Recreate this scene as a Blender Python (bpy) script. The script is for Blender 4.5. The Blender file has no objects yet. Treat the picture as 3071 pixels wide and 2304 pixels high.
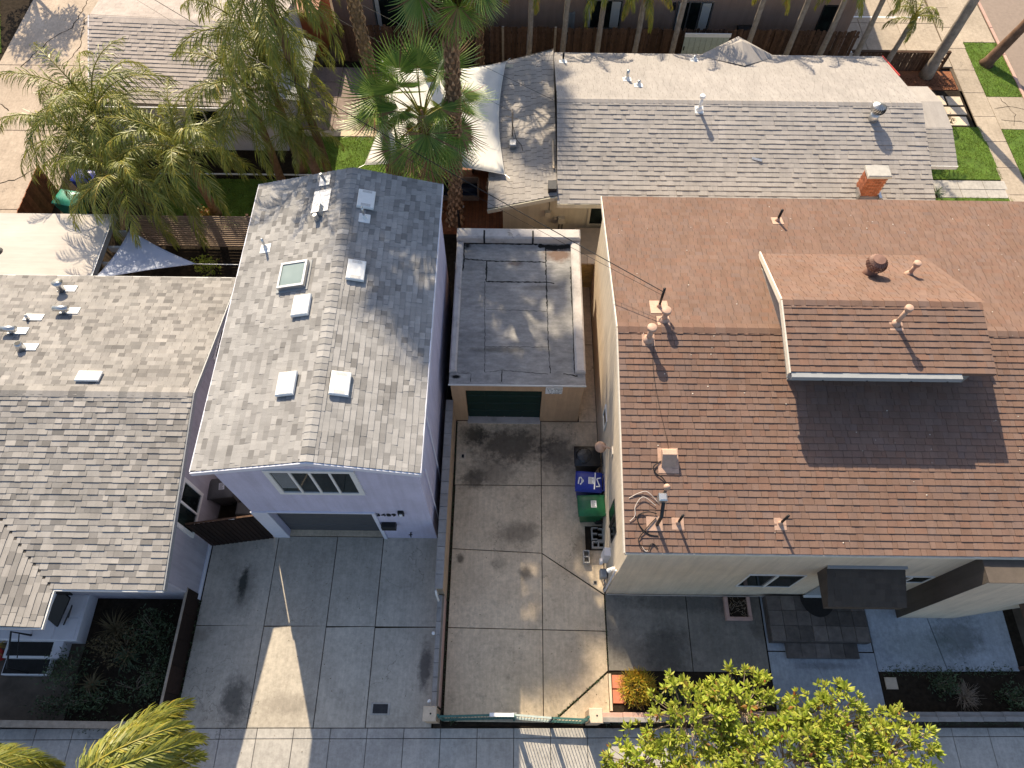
import bpy, math, random
import numpy as np
from mathutils import Matrix, Vector

random.seed(7)
rng = np.random.default_rng(7)
S = bpy.context.scene
C = S.collection
R = math.radians

# ------------------------------------------------------------------ camera
PITCH, ROLL, CAM_H, FPX = R(61.5), R(0.7), 22.0, 2130.0
_f = Vector((0, math.cos(PITCH), -math.sin(PITCH)))
_u = Vector((0, math.sin(PITCH), math.cos(PITCH)))
_r = Vector((1, 0, 0))
_r, _u = (math.cos(ROLL) * _r + math.sin(ROLL) * _u), (math.cos(ROLL) * _u - math.sin(ROLL) * _r)
cam = bpy.data.cameras.new("camera")
cam.sensor_width = 36.0
cam.lens = FPX / 3071.0 * 36.0
cam.clip_start, cam.clip_end = 0.2, 500.0
camo = bpy.data.objects.new("camera", cam)
C.objects.link(camo)
camo.matrix_world = Matrix.Translation((0, 0, CAM_H)) @ Matrix((_r, _u, -_f)).transposed().to_4x4()
S.camera = camo

# ------------------------------------------------------------------ sky and sun
SUN_AZ, SUN_EL = R(-19.0), R(37.2)       # azimuth from +Y, towards +X
w = bpy.data.worlds.new("World")
S.world = w
w.use_nodes = True
nt = w.node_tree
sky = nt.nodes.new("ShaderNodeTexSky")
sky.sky_type = 'NISHITA'
sky.sun_disc = False
sky.sun_elevation = SUN_EL
sky.sun_rotation = SUN_AZ
sky.air_density, sky.dust_density, sky.ozone_density = 1.0, 1.8, 0.6
bg = nt.nodes["Background"]
bg.inputs["Strength"].default_value = 0.118
nt.links.new(sky.outputs[0], bg.inputs[0])
sun = bpy.data.lights.new("sun", 'SUN')
sun.energy = 5.0
sun.angle = R(0.53)
sun.color = (1.0, 0.855, 0.63)
suno = bpy.data.objects.new("sun", sun)
C.objects.link(suno)
_d = Vector((math.sin(SUN_AZ) * math.cos(SUN_EL), math.cos(SUN_AZ) * math.cos(SUN_EL), math.sin(SUN_EL)))
suno.rotation_euler = (-_d).to_track_quat('-Z', 'Y').to_euler()
suno.location = (0, 0, 40)
S.view_settings.view_transform = 'Standard'
S.view_settings.look = 'None'
S.view_settings.exposure = 0.74
S.view_settings.gamma = 1.0
S.cycles.max_bounces = 6
S.cycles.diffuse_bounces = 3
S.cycles.glossy_bounces = 2
S.cycles.transmission_bounces = 4
S.cycles.transparent_max_bounces = 6
S.cycles.caustics_reflective = S.cycles.caustics_refractive = False

def project(p):
    q = Vector(p) - Vector((0, 0, CAM_H))
    c = q.dot(_f)
    if c < .1: return None
    return (q.dot(_r) / c * FPX + 1535.5, 1152 - q.dot(_u) / c * FPX, c)

# ------------------------------------------------------------------ mesh helpers
WL = {}                                           # object -> world origin

class MB:
    def __init__(s): s.v = []; s.f = []; s.m = []
    def add(s, vs, fs, mi=0):
        b = len(s.v); s.v += [tuple(map(float, p)) for p in vs]
        for f in fs: s.f.append([b + i for i in f]); s.m.append(mi)
        return s
    def box(s, x0, y0, z0, x1, y1, z1, mi=0):
        return s.add([(x0,y0,z0),(x1,y0,z0),(x1,y1,z0),(x0,y1,z0),(x0,y0,z1),(x1,y0,z1),(x1,y1,z1),(x0,y1,z1)],
                     [(3,2,1,0),(4,5,6,7),(0,1,5,4),(1,2,6,5),(2,3,7,6),(3,0,4,7)], mi)
    def cbox(s, x0, y0, z0, x1, y1, z1, b=.01, mi=0):
        v = [(x0,y0,z0),(x1,y0,z0),(x1,y1,z0),(x0,y1,z0),(x0,y0,z1-b),(x1,y0,z1-b),(x1,y1,z1-b),(x0,y1,z1-b),
             (x0+b,y0+b,z1),(x1-b,y0+b,z1),(x1-b,y1-b,z1),(x0+b,y1-b,z1)]
        return s.add(v, [(3,2,1,0),(0,1,5,4),(1,2,6,5),(2,3,7,6),(3,0,4,7),(4,5,9,8),(5,6,10,9),(6,7,11,10),(7,4,8,11),(8,9,10,11)], mi)
    def prism(s, poly, z0, z1, mi=0):
        n = len(poly)
        zt = z1 if isinstance(z1, (list, tuple)) else [z1] * n
        zb = z0 if isinstance(z0, (list, tuple)) else [z0] * n
        v = [(p[0], p[1], zb[i]) for i, p in enumerate(poly)] + [(p[0], p[1], zt[i]) for i, p in enumerate(poly)]
        return s.add(v, [tuple(range(n - 1, -1, -1)), tuple(range(n, 2 * n))] + [(i, (i+1) % n, n + (i+1) % n, n + i) for i in range(n)], mi)
    def xprism(s, prof, x0, x1, mi=0):             # profile in (y,z) swept along x
        n = len(prof)
        v = [(x0, p[0], p[1]) for p in prof] + [(x1, p[0], p[1]) for p in prof]
        return s.add(v, [tuple(range(n)), tuple(range(2*n-1, n-1, -1))] + [(i, n+i, n+(i+1) % n, (i+1) % n) for i in range(n)], mi)
    def yprism(s, prof, y0, y1, mi=0):             # profile in (x,z) swept along y
        n = len(prof)
        v = [(p[0], y0, p[1]) for p in prof] + [(p[0], y1, p[1]) for p in prof]
        return s.add(v, [tuple(range(n)), tuple(range(2*n-1, n-1, -1))] + [(i, n+i, n+(i+1) % n, (i+1) % n) for i in range(n)], mi)
    def tube(s, pts, r, n=8, mi=0, cap=True):
        pts = [Vector(p) for p in pts]; k = len(pts)
        rs = r if isinstance(r, (list, tuple)) else [r] * k
        vs = []; side = None
        for i, p in enumerate(pts):
            t = (pts[min(i+1, k-1)] - pts[max(i-1, 0)]).normalized()
            if side is None:
                side = t.cross(Vector((0, 0, 1)) if abs(t.z) < .9 else Vector((1, 0, 0))).normalized()
            side = (side - t * side.dot(t)).normalized(); up = t.cross(side)
            for j in range(n):
                a = 2 * math.pi * j / n
                vs.append(p + (side * math.cos(a) + up * math.sin(a)) * rs[i])
        fs = [(i*n+j, i*n+(j+1) % n, (i+1)*n+(j+1) % n, (i+1)*n+j) for i in range(k-1) for j in range(n)]
        if cap: fs += [tuple(range(n-1, -1, -1)), tuple(range((k-1)*n, k*n))]
        return s.add(vs, fs, mi)
    def lathe(s, prof, c=(0, 0, 0), n=16, mi=0):   # (r, z)
        k = len(prof); vs = []
        for r, z in prof:
            for j in range(n):
                a = 2 * math.pi * j / n
                vs.append((c[0] + r * math.cos(a), c[1] + r * math.sin(a), c[2] + z))
        fs = [(i*n+j, i*n+(j+1) % n, (i+1)*n+(j+1) % n, (i+1)*n+j) for i in range(k-1) for j in range(n)]
        return s.add(vs, fs + [tuple(range(n-1, -1, -1)), tuple(range((k-1)*n, k*n))], mi)
    def xf(s, M):
        s.v = [tuple(M @ Vector(p)) for p in s.v]; return s
    def mesh(s, name, mats, smooth=False, c=(0, 0, 0)):
        me = bpy.data.meshes.new(name)
        me.from_pydata([(p[0]-c[0], p[1]-c[1], p[2]-c[2]) for p in s.v], [], s.f)
        for m in (mats if isinstance(mats, (list, tuple)) else [mats]): me.materials.append(M[m])
        if any(s.m): me.polygons.foreach_set("material_index", s.m)
        if smooth: me.polygons.foreach_set("use_smooth", [True] * len(s.f))
        me.update()
        return me

def tag(o, label=None, cat=None, group=None, kind=None):
    if label: o["label"] = label
    if cat: o["category"] = cat
    if group: o["group"] = group
    if kind: o["kind"] = kind
    return o
def link(o, parent=None, wl=(0, 0, 0)):
    C.objects.link(o)
    WL[o] = Vector(wl)
    if parent: o.parent = parent
    return o
def thing(name, label, cat, loc, group=None):
    o = bpy.data.objects.new(name, None)
    o.empty_display_size = .2
    o.location = loc
    return tag(link(o, None, loc), label, cat, group)
def part(name, mb, mat, parent=None, smooth=False, label=None):
    a = np.array(mb.v); c = (a.min(0) + a.max(0)) / 2
    o = bpy.data.objects.new(name, mb.mesh(name, mat, smooth, c))
    o.location = Vector(c) - (WL[parent] if parent else Vector((0, 0, 0)))
    link(o, parent, c)
    if label: o["label"] = label
    return o
def inst(name, me, Mx, parent=None):
    o = bpy.data.objects.new(name, me)
    o.matrix_basis = Matrix.Translation(-WL[parent]) @ Mx if parent else Mx
    return link(o, parent, Mx.translation)
def struct(name, mb, mat, smooth=False):
    return tag(part(name, mb, mat, None, smooth), kind="structure")
def BX(name, parent, mat, *a):
    return part(name, MB().box(*a), mat, parent)

# ------------------------------------------------------------------ materials
M = {}
class NT:
    def __init__(s, name, rough=.8, metal=0, spec=.3):
        m = bpy.data.materials.new(name); m.use_nodes = True; M[name] = m
        s.t = m.node_tree; s.b = s.t.nodes["Principled BSDF"]
        s.b.inputs["Roughness"].default_value = rough; s.b.inputs["Metallic"].default_value = metal
        s.b.inputs["Specular IOR Level"].default_value = spec
        s.pos = s.t.nodes.new("ShaderNodeNewGeometry")
    def n(s, ty, **k):
        x = s.t.nodes.new("ShaderNode" + ty)
        for a, v in k.items(): setattr(x, a, v)
        return x
    def l(s, a, b): s.t.links.new(a, b)
    def noise(s, scale, detail=5, rough=.6, stretch=None, off=0):
        v = s.pos.outputs["Position"]
        mp = s.n("Mapping"); s.l(v, mp.inputs[0])
        if stretch: mp.inputs["Scale"].default_value = stretch
        mp.inputs["Location"].default_value = (off, off * .7, off * .3)
        x = s.n("TexNoise"); x.inputs["Scale"].default_value = scale; x.inputs["Detail"].default_value = detail; x.inputs["Roughness"].default_value = rough
        s.l(mp.outputs[0], x.inputs["Vector"]); return x.outputs["Fac"]
    def ramp(s, fac, stops):
        x = s.n("ValToRGB"); e = x.color_ramp.elements
        while len(e) < len(stops): e.new(.5)
        for q, (p, c) in zip(e, stops):
            q.position = p; q.color = (*c, 1) if len(c) == 3 else c
        s.l(fac, x.inputs[0]); return x.outputs[0]
    def val(s, fac, lo, hi, a=0.0, b=1.0):
        x = s.n("MapRange"); s.l(fac, x.inputs[0])
        for i, v in zip((1, 2, 3, 4), (a, b, lo, hi)): x.inputs[i].default_value = v
        return x.outputs[0]
    def mix(s, fac, a, b, mode='MIX'):
        x = s.n("Mix", data_type='RGBA', blend_type=mode)
        for v, i in ((fac, 0), (a, 6), (b, 7)):
            if isinstance(v, (int, float)): x.inputs[i].default_value = v
            elif isinstance(v, tuple): x.inputs[i].default_value = (*v, 1)
            else: s.l(v, x.inputs[i])
        return x.outputs[2]
    def math(s, op, a, b=None):
        x = s.n("Math", operation=op)
        for v, i in ((a, 0), (b, 1)):
            if v is None: continue
            if isinstance(v, (int, float)): x.inputs[i].default_value = v
            else: s.l(v, x.inputs[i])
        return x.outputs[0]
    def rnd(s):                                    # one value per piece, joined or single
        o = s.n("ObjectInfo")
        return s.math('FRACT', s.math('ADD', o.outputs["Random"], s.pos.outputs["Random Per Island"]))
    def grey(s, v):
        x = s.n("CombineColor"); [s.l(v, x.inputs[i]) for i in range(3)]; return x.outputs[0]
    def bump(s, h, strength=.4, dist=.01):
        x = s.n("Bump"); x.inputs["Strength"].default_value = strength; x.inputs["Distance"].default_value = dist
        s.l(h, x.inputs["Height"]); s.l(x.outputs[0], s.b.inputs["Normal"])
    def out(s, c):
        if isinstance(c, tuple): s.b.inputs["Base Color"].default_value = (*c, 1)
        else: s.l(c, s.b.inputs["Base Color"])
    def blob(s, x, y, rx, ry, nz, amt=.5):         # a stain with an uneven outline
        sep = s.n("SeparateXYZ"); s.l(s.pos.outputs["Position"], sep.inputs[0])
        dx = s.math('DIVIDE', s.math('SUBTRACT', sep.outputs[0], x), rx)
        dy = s.math('DIVIDE', s.math('SUBTRACT', sep.outputs[1], y), ry)
        d = s.math('SQRT', s.math('ADD', s.math('MULTIPLY', dx, dx), s.math('MULTIPLY', dy, dy)))
        d = s.math('ADD', d, s.math('MULTIPLY', s.math('SUBTRACT', nz, .5), 1.6))
        return s.val(d, amt, 0.0, .45, 1.05)

def simple(name, c, rough=.7, var=.18, scale=6, metal=0, spec=.3, bump=.15, piece=0., bscale=90):
    s = NT(name, rough, metal, spec)
    lo, hi = tuple(x * (1 - var) for x in c), tuple(min(1, x * (1 + var)) for x in c)
    col = s.ramp(s.noise(scale, 6, .65), [(.3, lo), (.7, hi)])
    if piece: col = s.mix(1.0, col, s.grey(s.val(s.rnd(), 1 - piece, 1 + piece)), 'MULTIPLY')
    s.out(col)
    if bump: s.bump(s.noise(bscale, 3), bump)
    return s

def shingle(name, cols, dirt=.15, dirtcol=(.10, .09, .08), streak=None):
    s = NT(name, .93, 0, .15)
    n = len(cols)
    col = s.ramp(s.rnd(), [(i / max(1, n - 1) if n > 1 else 0, c) for i, c in enumerate(cols)])
    g = s.noise(260, 2, .8)
    col = s.mix(1.0, col, s.grey(s.val(g, .78, 1.22, .3, .7)), 'MULTIPLY')
    col = s.mix(s.val(s.noise(.55, 6, .7), 0, dirt, .45, .8), col, dirtcol)
    col = s.mix(1.0, col, s.grey(s.val(s.noise(.8, 6, .75, (1, 1, 1), 3), .87, 1.10, .3, .7)), 'MULTIPLY')
    col = s.mix(1.0, col, s.grey(s.val(s.noise(5, 4, .7, streak or (1, .12, .3), 6), .90, 1.08, .3, .7)), 'MULTIPLY')
    s.out(col); s.bump(g, .35, .006)

def stucco(name, c, stain=.16):
    s = NT(name, .93, 0, .1)
    col = s.ramp(s.noise(1.1, 7, .7), [(.3, tuple(x*.90 for x in c)), (.7, tuple(min(1, x*1.07) for x in c))])
    col = s.mix(1.0, col, s.grey(s.val(s.noise(5, 5, .7, (1, 1, .07), 12), 1-stain, 1.05, .25, .6)), 'MULTIPLY')
    col = s.mix(1.0, col, s.grey(s.val(s.noise(130, 3, .8, None, 3), .82, 1.14, .3, .7)), 'MULTIPLY')
    col = s.mix(s.val(s.noise(2.4, 9, .8, None, 23), 0, .35, .66, .74), col, tuple(x*.55 for x in c))
    s.out(col); s.bump(s.noise(75, 4, .7), .75, .012)

def leaf(name, cols, rough=.42, spec=.45, trans=.25):
    s = NT(name, rough, 0, spec)
    n = len(cols)
    col = s.ramp(s.rnd(), [(i / (n - 1), c) for i, c in enumerate(cols)])
    col = s.mix(1.0, col, s.grey(s.val(s.noise(1.3, 3), .75, 1.25, .3, .7)), 'MULTIPLY')
    s.out(col)
    t = s.n("BsdfTranslucent"); s.l(col, t.inputs[0])
    mx = s.n("MixShader"); mx.inputs[0].default_value = trans
    s.l(s.b.outputs[0], mx.inputs[1]); s.l(t.outputs[0], mx.inputs[2])
    s.l(mx.outputs[0], s.t.nodes["Material Output"].inputs[0])

def concrete(name, a, b, stains=(), blotch=.35, dark=(.06, .055, .05), piece=.06, streak=True):
    s = NT(name, .88, 0, .2)
    col = s.ramp(s.noise(.9, 8, .68), [(.28, a), (.72, b)])
    col = s.mix(1.0, col, s.grey(s.val(s.noise(9, 6, .7, None, 5), .8, 1.16, .3, .7)), 'MULTIPLY')
    if streak: col = s.mix(1.0, col, s.grey(s.val(s.noise(14, 3, .6, (1, .06, 1), 9), .93, 1.06, .3, .7)), 'MULTIPLY')
    col = s.mix(1.0, col, s.grey(s.val(s.rnd(), 1 - piece, 1 + piece)), 'MULTIPLY')
    sp = s.noise(55, 2, .5, None, 2)
    col = s.mix(s.val(sp, 0, .55, .70, .76), col, dark)
    col = s.mix(1.0, col, s.grey(s.val(s.noise(.35, 5, .6, None, 61), .84, 1.12, .3, .7)), 'MULTIPLY')
    ck = s.n("TexVoronoi", feature='DISTANCE_TO_EDGE'); ck.inputs["Scale"].default_value = .33; wp = s.n("VectorMath", operation='ADD'); nn = s.n("TexNoise"); nn.inputs["Scale"].default_value = 2.2; nn.inputs["Detail"].default_value = 6; s.l(s.pos.outputs["Position"], nn.inputs["Vector"]); s.l(s.pos.outputs["Position"], wp.inputs[0]); s.l(nn.outputs["Color"], wp.inputs[1]); s.l(wp.outputs[0], ck.inputs["Vector"])
    col = s.mix(s.math('MULTIPLY', s.val(ck.outputs["Distance"], .5, 0, .0, .0045), s.val(s.noise(.5, 3, .5, None, 77), 0, 1, .5, .56)), col, dark)
    if blotch: col = s.mix(s.val(s.noise(1.7, 9, .75, None, 17), 0, blotch, .56, .68), col, dark)
    nz = s.noise(4.5, 8, .72, None, 31)
    for (x, y, rx, ry, amt, c) in stains: col = s.mix(s.blob(x, y, rx, ry, nz, amt), col, c)
    s.out(col); s.bump(s.noise(120, 4), .25, .004)
# palette
shingle("shingle_grey", [(.180,.173,.169), (.280,.271,.266), (.356,.344,.337), (.318,.309,.302), (.233,.225,.220), (.399,.385,.375)], .14, (.12,.115,.11), (.1,1,.3))
shingle("shingle_grey_b", [(.167,.158,.152), (.284,.266,.253), (.348,.327,.309), (.312,.294,.278), (.217,.206,.197), (.384,.361,.341)], .16, (.12,.115,.10))
shingle("shingle_brown", [(.188,.116,.087), (.204,.128,.097), (.210,.137,.108), (.192,.126,.101), (.208,.122,.090), (.190,.131,.110)], .08, (.135,.09,.072))
shingle("shingle_white", [(.339,.312,.290), (.358,.328,.307), (.367,.337,.314), (.346,.318,.298), (.353,.326,.305)], .08, (.26,.235,.215))
shingle("shingle_tan", [(.378,.329,.302), (.423,.369,.338), (.401,.347,.315), (.360,.315,.288)], .12, (.25,.21,.19))
shingle("roof_felt", [(.085,.078,.072), (.10,.09,.082)], .1)
shingle("shingle_dark", [(.075,.06,.05), (.095,.077,.063), (.085,.07,.058)], .2, (.06,.05,.042))
stucco("stucco_lilac", (.57,.55,.69), .12)
simple("trim_lilac", (.70,.70,.78), .6, .05)
simple("trim_white", (.74,.73,.71), .55, .06)
stucco("stucco_peach", (.56,.36,.22))
stucco("stucco_cream", (.70,.59,.46))
stucco("stucco_grey", (.34,.31,.28))
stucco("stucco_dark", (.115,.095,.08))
stucco("stucco_pink", (.36,.25,.20))
stucco("siding_cream", (.48,.45,.36))
stucco("wall_grey", (.42,.40,.45))
simple("wall_white", (.68,.66,.68), .7, .07, 3)
simple("paint_red", (.42,.035,.03), .5)
simple("rust_panel", (.30,.085,.035), .6, .15)
simple("metal_dark", (.035,.035,.038), .45, .2, 8, .4)
simple("metal_black", (.012,.012,.013), .5, .2)
simple("metal_galv", (.52,.52,.52), .35, .12, 7, .85, .5)
simple("metal_white", (.78,.78,.77), .45, .05)
simple("metal_brown", (.22,.125,.095), .5, .15)
simple("metal_tan", (.50,.33,.245), .55, .15, 9)
simple("door_grey", (.085,.085,.09), .6, .1)
simple("gutter_paint", (.30,.31,.32), .5, .06)
simple("board_white", (.68,.61,.52), .7, .12, 12)
simple("paper_grey", (.55,.54,.53), .7, .2, 40)
simple("print_dark", (.03,.03,.03), .7, .1)
simple("print_white", (.80,.80,.80), .6, .05)
simple("door_green", (.008,.028,.020), .45, .2, 5)
simple("gate_green", (.05,.13,.115), .5, .2, 12)
simple("gate_pale", (.42,.48,.44), .5, .12, 12)
simple("bin_black", (.012,.012,.013), .28, .2, 20, 0, .5, .05)
simple("bin_blue", (.012,.028,.26), .38, .15, 20, 0, .45, .05)
simple("bin_green", (.008,.10,.040), .4, .15, 20, 0, .45, .05)
simple("bin_teal", (.03,.24,.17), .4, .15, 20, 0, .45, .05)
simple("bin_grey", (.12,.115,.11), .5, .15, 20, 0, .4, .05)
simple("rubber", (.02,.02,.02), .8)
simple("block_cap", (.30,.28,.265), .92, .16, 4, 0, .15, .5, .08)
simple("block_peach", (.50,.36,.25), .92, .14, 4, 0, .15, .5, .06)
simple("block_pink", (.52,.34,.285), .92, .12, 4, 0, .15, .5, .06)
simple("block_yellow", (.58,.41,.17), .92, .14, 4, 0, .15, .5, .10)
simple("block_grey", (.42,.40,.37), .95, .15, 6, 0, .1, .5, .05)
simple("mortar", (.26,.22,.17), .95, .12)
simple("mortar_pale", (.55,.47,.40), .95, .12)
simple("brick_red", (.34,.125,.07), .9, .22, 12, 0, .15, .4, .28)
simple("paver_red", (.52,.19,.115), .85, .12, 8, 0, .2, .3, .05)
simple("slate", (.125,.105,.092), .7, .3, 5, 0, .3, .4, .45)
simple("soil", (.032,.024,.017), .98, .4, 7, 0, .05, .9, 0, 30)
simple("mulch", (.20,.085,.045), .95, .5, 25, 0, .1, .9, .4, 40)
simple("asphalt", (.27,.215,.18), .92, .1, 6, 0, .15, .4, 0, 150)
simple("ground_dirt", (.12,.095,.072), .97, .3, 1.5, 0, .1, .6, 0, 40)
simple("turf_base", (.085,.15,.02), .95, .35, 2.5)
simple("deck_wood", (.235,.085,.036), .6, .28, 9, 0, .3, .3, .16)
simple("fence_wood", (.105,.062,.042), .85, .35, 7, 0, .15, .5, .35)
simple("fence_rust", (.26,.095,.045), .8, .3, 7, 0, .15, .4, .2)
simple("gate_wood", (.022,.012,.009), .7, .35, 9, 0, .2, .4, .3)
simple("slat_wood", (.30,.22,.165), .75, .2, 9, 0, .2, .3, .1)
simple("post_wood", (.33,.27,.21), .85, .25, 7)
simple("bark_grey", (.30,.255,.215), .95, .3, 5, 0, .1, .8, 0, 25)
simple("bark_brown", (.155,.095,.065), .95, .35, 5, 0, .1, .9, 0, 22)
simple("bark_palm", (.24,.145,.085), .9, .35, 9, 0, .15, .8, .35, 30)
simple("palm_boot", (.33,.20,.115), .85, .35, 14, 0, .15, .6, .35, 40)
simple("twig", (.22,.17,.12), .9, .25)
simple("twig_pale", (.34,.26,.19), .9, .2)
simple("sail_white", (.64,.62,.59), .85, .04, 2, 0, .1, .1)
simple("sail_blue", (.40,.43,.52), .85, .05, 2, 0, .1, .1)
simple("cushion_navy", (.020,.030,.060), .85, .2)
simple("cable_black", (.014,.014,.014), .6, .1)
simple("cable_pale", (.60,.52,.46), .6, .1)
simple("blind", (.55,.55,.53), .7, .05)
simple("interior", (.02,.018,.016), .9, .2)
simple("stone_pale", (.60,.49,.37), .85, .14, 6, 0, .2, .4, .1)
simple("wheel_plastic", (.03,.03,.03), .5)
leaf("palm_green", [(.13,.16,.028), (.20,.225,.04), (.27,.28,.06), (.155,.18,.03), (.36,.34,.095)], .42, .45, .32)
leaf("palm_yellow", [(.20,.215,.025), (.27,.265,.03), (.34,.28,.038), (.16,.19,.022), (.37,.27,.042)], .5, .35, .25)
leaf("palm_gold", [(.27,.20,.02), (.36,.24,.03), (.20,.18,.02), (.40,.21,.035)], .45, .4, .25)
leaf("fan_green", [(.094,.169,.027), (.138,.231,.037), (.194,.288,.050), (.263,.319,.062)], .4, .45, .25)
leaf("fan_dry", [(.23,.145,.075), (.30,.20,.11), (.19,.12,.06)], .8, .2, .2)
leaf("tree_leaf", [(.221,.293,.033), (.338,.410,.046), (.442,.474,.065), (.273,.345,.039), (.520,.494,.098), (.169,.234,.029)], .45, .4, .34)
leaf("tree_leaf_red", [(.30,.10,.03), (.25,.17,.03), (.20,.20,.03)], .5, .4, .25)
leaf("shrub_dark", [(.040,.064,.026), (.064,.096,.040), (.088,.120,.056), (.048,.072,.029)], .5, .4, .15)
leaf("shrub_dry", [(.16,.115,.055), (.11,.09,.045), (.20,.15,.08)], .8, .2, .15)
leaf("firestick", [(.731,.452,.052), (.626,.487,.061), (.383,.434,.052), (.835,.383,.052), (.278,.348,.043)], .55, .3, .1)
leaf("grass", [(.128,.194,.024), (.179,.247,.033), (.224,.284,.045), (.149,.217,.026)], .65, .25, .3)
leaf("grass_dry", [(.22,.19,.06), (.13,.16,.03), (.27,.22,.09)], .7, .2, .2)
s = NT("window_glass", .05, 0, .22); s.out(s.ramp(s.noise(1.7, 3), [(.35, (.006,.008,.009)), (.7, (.02,.03,.027))]))
s = NT("sky_glass", .08, 0, .7); s.out(s.ramp(s.noise(1.1, 2), [(.3, (.19,.25,.24)), (.7, (.27,.33,.315))]))
s = NT("vinyl_black", .2, 0, .5); s.out((.018,.019,.021)); s.bump(s.noise(14, 3), .7, .03)
O_ = (.020,.018,.016)
concrete("concrete_left", (.40,.355,.295), (.56,.50,.415), [(-8.13,4.9,.17,.62,.9,(.03,.03,.026)), (-8.1,4.7,.5,.9,.35,(.07,.07,.06)), (-7.75,1.65,.48,.75,.8,(.07,.066,.06)),
         (-9.2,3.4,.5,.25,.35,(.12,.09,.06)), (-6.2,1.55,.9,.35,.35,(.13,.11,.09)), (-2.42,2.6,.22,.75,.85,(.10,.09,.085))], .14)
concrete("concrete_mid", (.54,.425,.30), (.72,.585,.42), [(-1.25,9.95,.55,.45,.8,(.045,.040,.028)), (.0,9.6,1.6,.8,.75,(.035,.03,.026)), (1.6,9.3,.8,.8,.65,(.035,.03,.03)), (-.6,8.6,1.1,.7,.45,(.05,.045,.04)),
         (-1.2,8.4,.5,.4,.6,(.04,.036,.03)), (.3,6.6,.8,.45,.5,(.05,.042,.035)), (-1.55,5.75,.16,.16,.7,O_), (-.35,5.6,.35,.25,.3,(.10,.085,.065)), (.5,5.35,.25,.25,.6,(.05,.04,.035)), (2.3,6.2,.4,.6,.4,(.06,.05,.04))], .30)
concrete("concrete_walk", (.36,.34,.315), (.50,.47,.43), [], .12)
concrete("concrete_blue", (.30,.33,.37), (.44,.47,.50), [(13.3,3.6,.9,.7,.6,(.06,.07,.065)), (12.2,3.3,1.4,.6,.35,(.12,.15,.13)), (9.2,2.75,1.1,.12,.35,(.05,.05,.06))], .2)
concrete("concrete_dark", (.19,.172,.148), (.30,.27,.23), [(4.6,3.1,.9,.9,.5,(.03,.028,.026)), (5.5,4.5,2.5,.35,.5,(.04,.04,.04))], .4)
concrete("concrete_alley", (.39,.31,.24), (.50,.41,.325), [(-22,27,2,2,.3,(.32,.25,.19))], .10)
concrete("concrete_lot", (.35,.29,.225), (.44,.37,.295), [(17,31,1.2,1.5,.35,(.2,.18,.16))], .12)
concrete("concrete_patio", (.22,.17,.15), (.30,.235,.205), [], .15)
# built-up flat roofing: grey cap sheet, patched and weathered
s = NT("roll_roof", .9, 0, .2)
col = s.ramp(s.noise(.9, 8, .7), [(.3, (.24,.235,.23)), (.7, (.43,.41,.39))])
col = s.mix(1.0, col, s.grey(s.val(s.noise(7, 7, .75, (.35,1,1), 4), .65, 1.2, .3, .7)), 'MULTIPLY')
nz = s.noise(3.2, 8, .75, None, 8)
for x, y, rx, ry, a, c in ((1.55,15.6,.62,.34,.92,(.16,.10,.075)), (1.7,15.95,.6,.14,.97,(.012,.012,.012)), (.1,15.2,.3,.12,.6,(.1,.06,.05)), (-.4,11.75,1.1,.12,.6,(.10,.09,.07)), (.9,14.2,1.0,.14,.5,(.10,.085,.07)), (-1.6,16.0,.15,.25,.95,(.012,.012,.012)), (-1.75,10.75,.16,.08,1,(.012,.012,.012)), (2.1,12.6,.12,.18,.9,(.20,.15,.11))):
    col = s.mix(s.blob(x, y, rx, ry, nz, a), col, c)
s.out(col); s.bump(s.noise(60, 5), .3, .008)
s = NT("roll_roof_tan", .9, 0, .2)
col = s.ramp(s.noise(.7, 7, .6, (.5,1,1)), [(.3, (.47,.425,.385)), (.7, (.60,.55,.50))])
col = s.mix(1.0, col, s.grey(s.val(s.noise(9, 5, .7, (.08,1,1), 4), .9, 1.06, .3, .7)), 'MULTIPLY')
s.out(col); s.bump(s.noise(80, 4), .2, .004)
simple("tar", (.010,.010,.010), .6, .3, 20, 0, .3, .4)
s = NT("parapet_coat", .85, 0, .25)
col = s.ramp(s.noise(2.2, 8, .7, None, 2), [(.25, (.30,.27,.25)), (.5, (.52,.48,.455)), (.75, (.62,.58,.55))])
s.out(s.mix(s.val(s.noise(1.3, 7, .8, None, 40), 0, .8, .62, .72), col, (.06,.055,.05))); s.bump(s.noise(40, 4), .4, .01)

# ------------------------------------------------------------------ shingled roof slopes
def urange(poly, v):
    xs = []
    n = len(poly)
    for i in range(n):
        (u0, v0), (u1, v1) = poly[i], poly[(i+1) % n]
        if (v0 - v) * (v1 - v) < 0: xs.append(u0 + (u1 - u0) * (v - v0) / (v1 - v0))
    return (min(xs), max(xs)) if len(xs) > 1 else None

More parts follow.
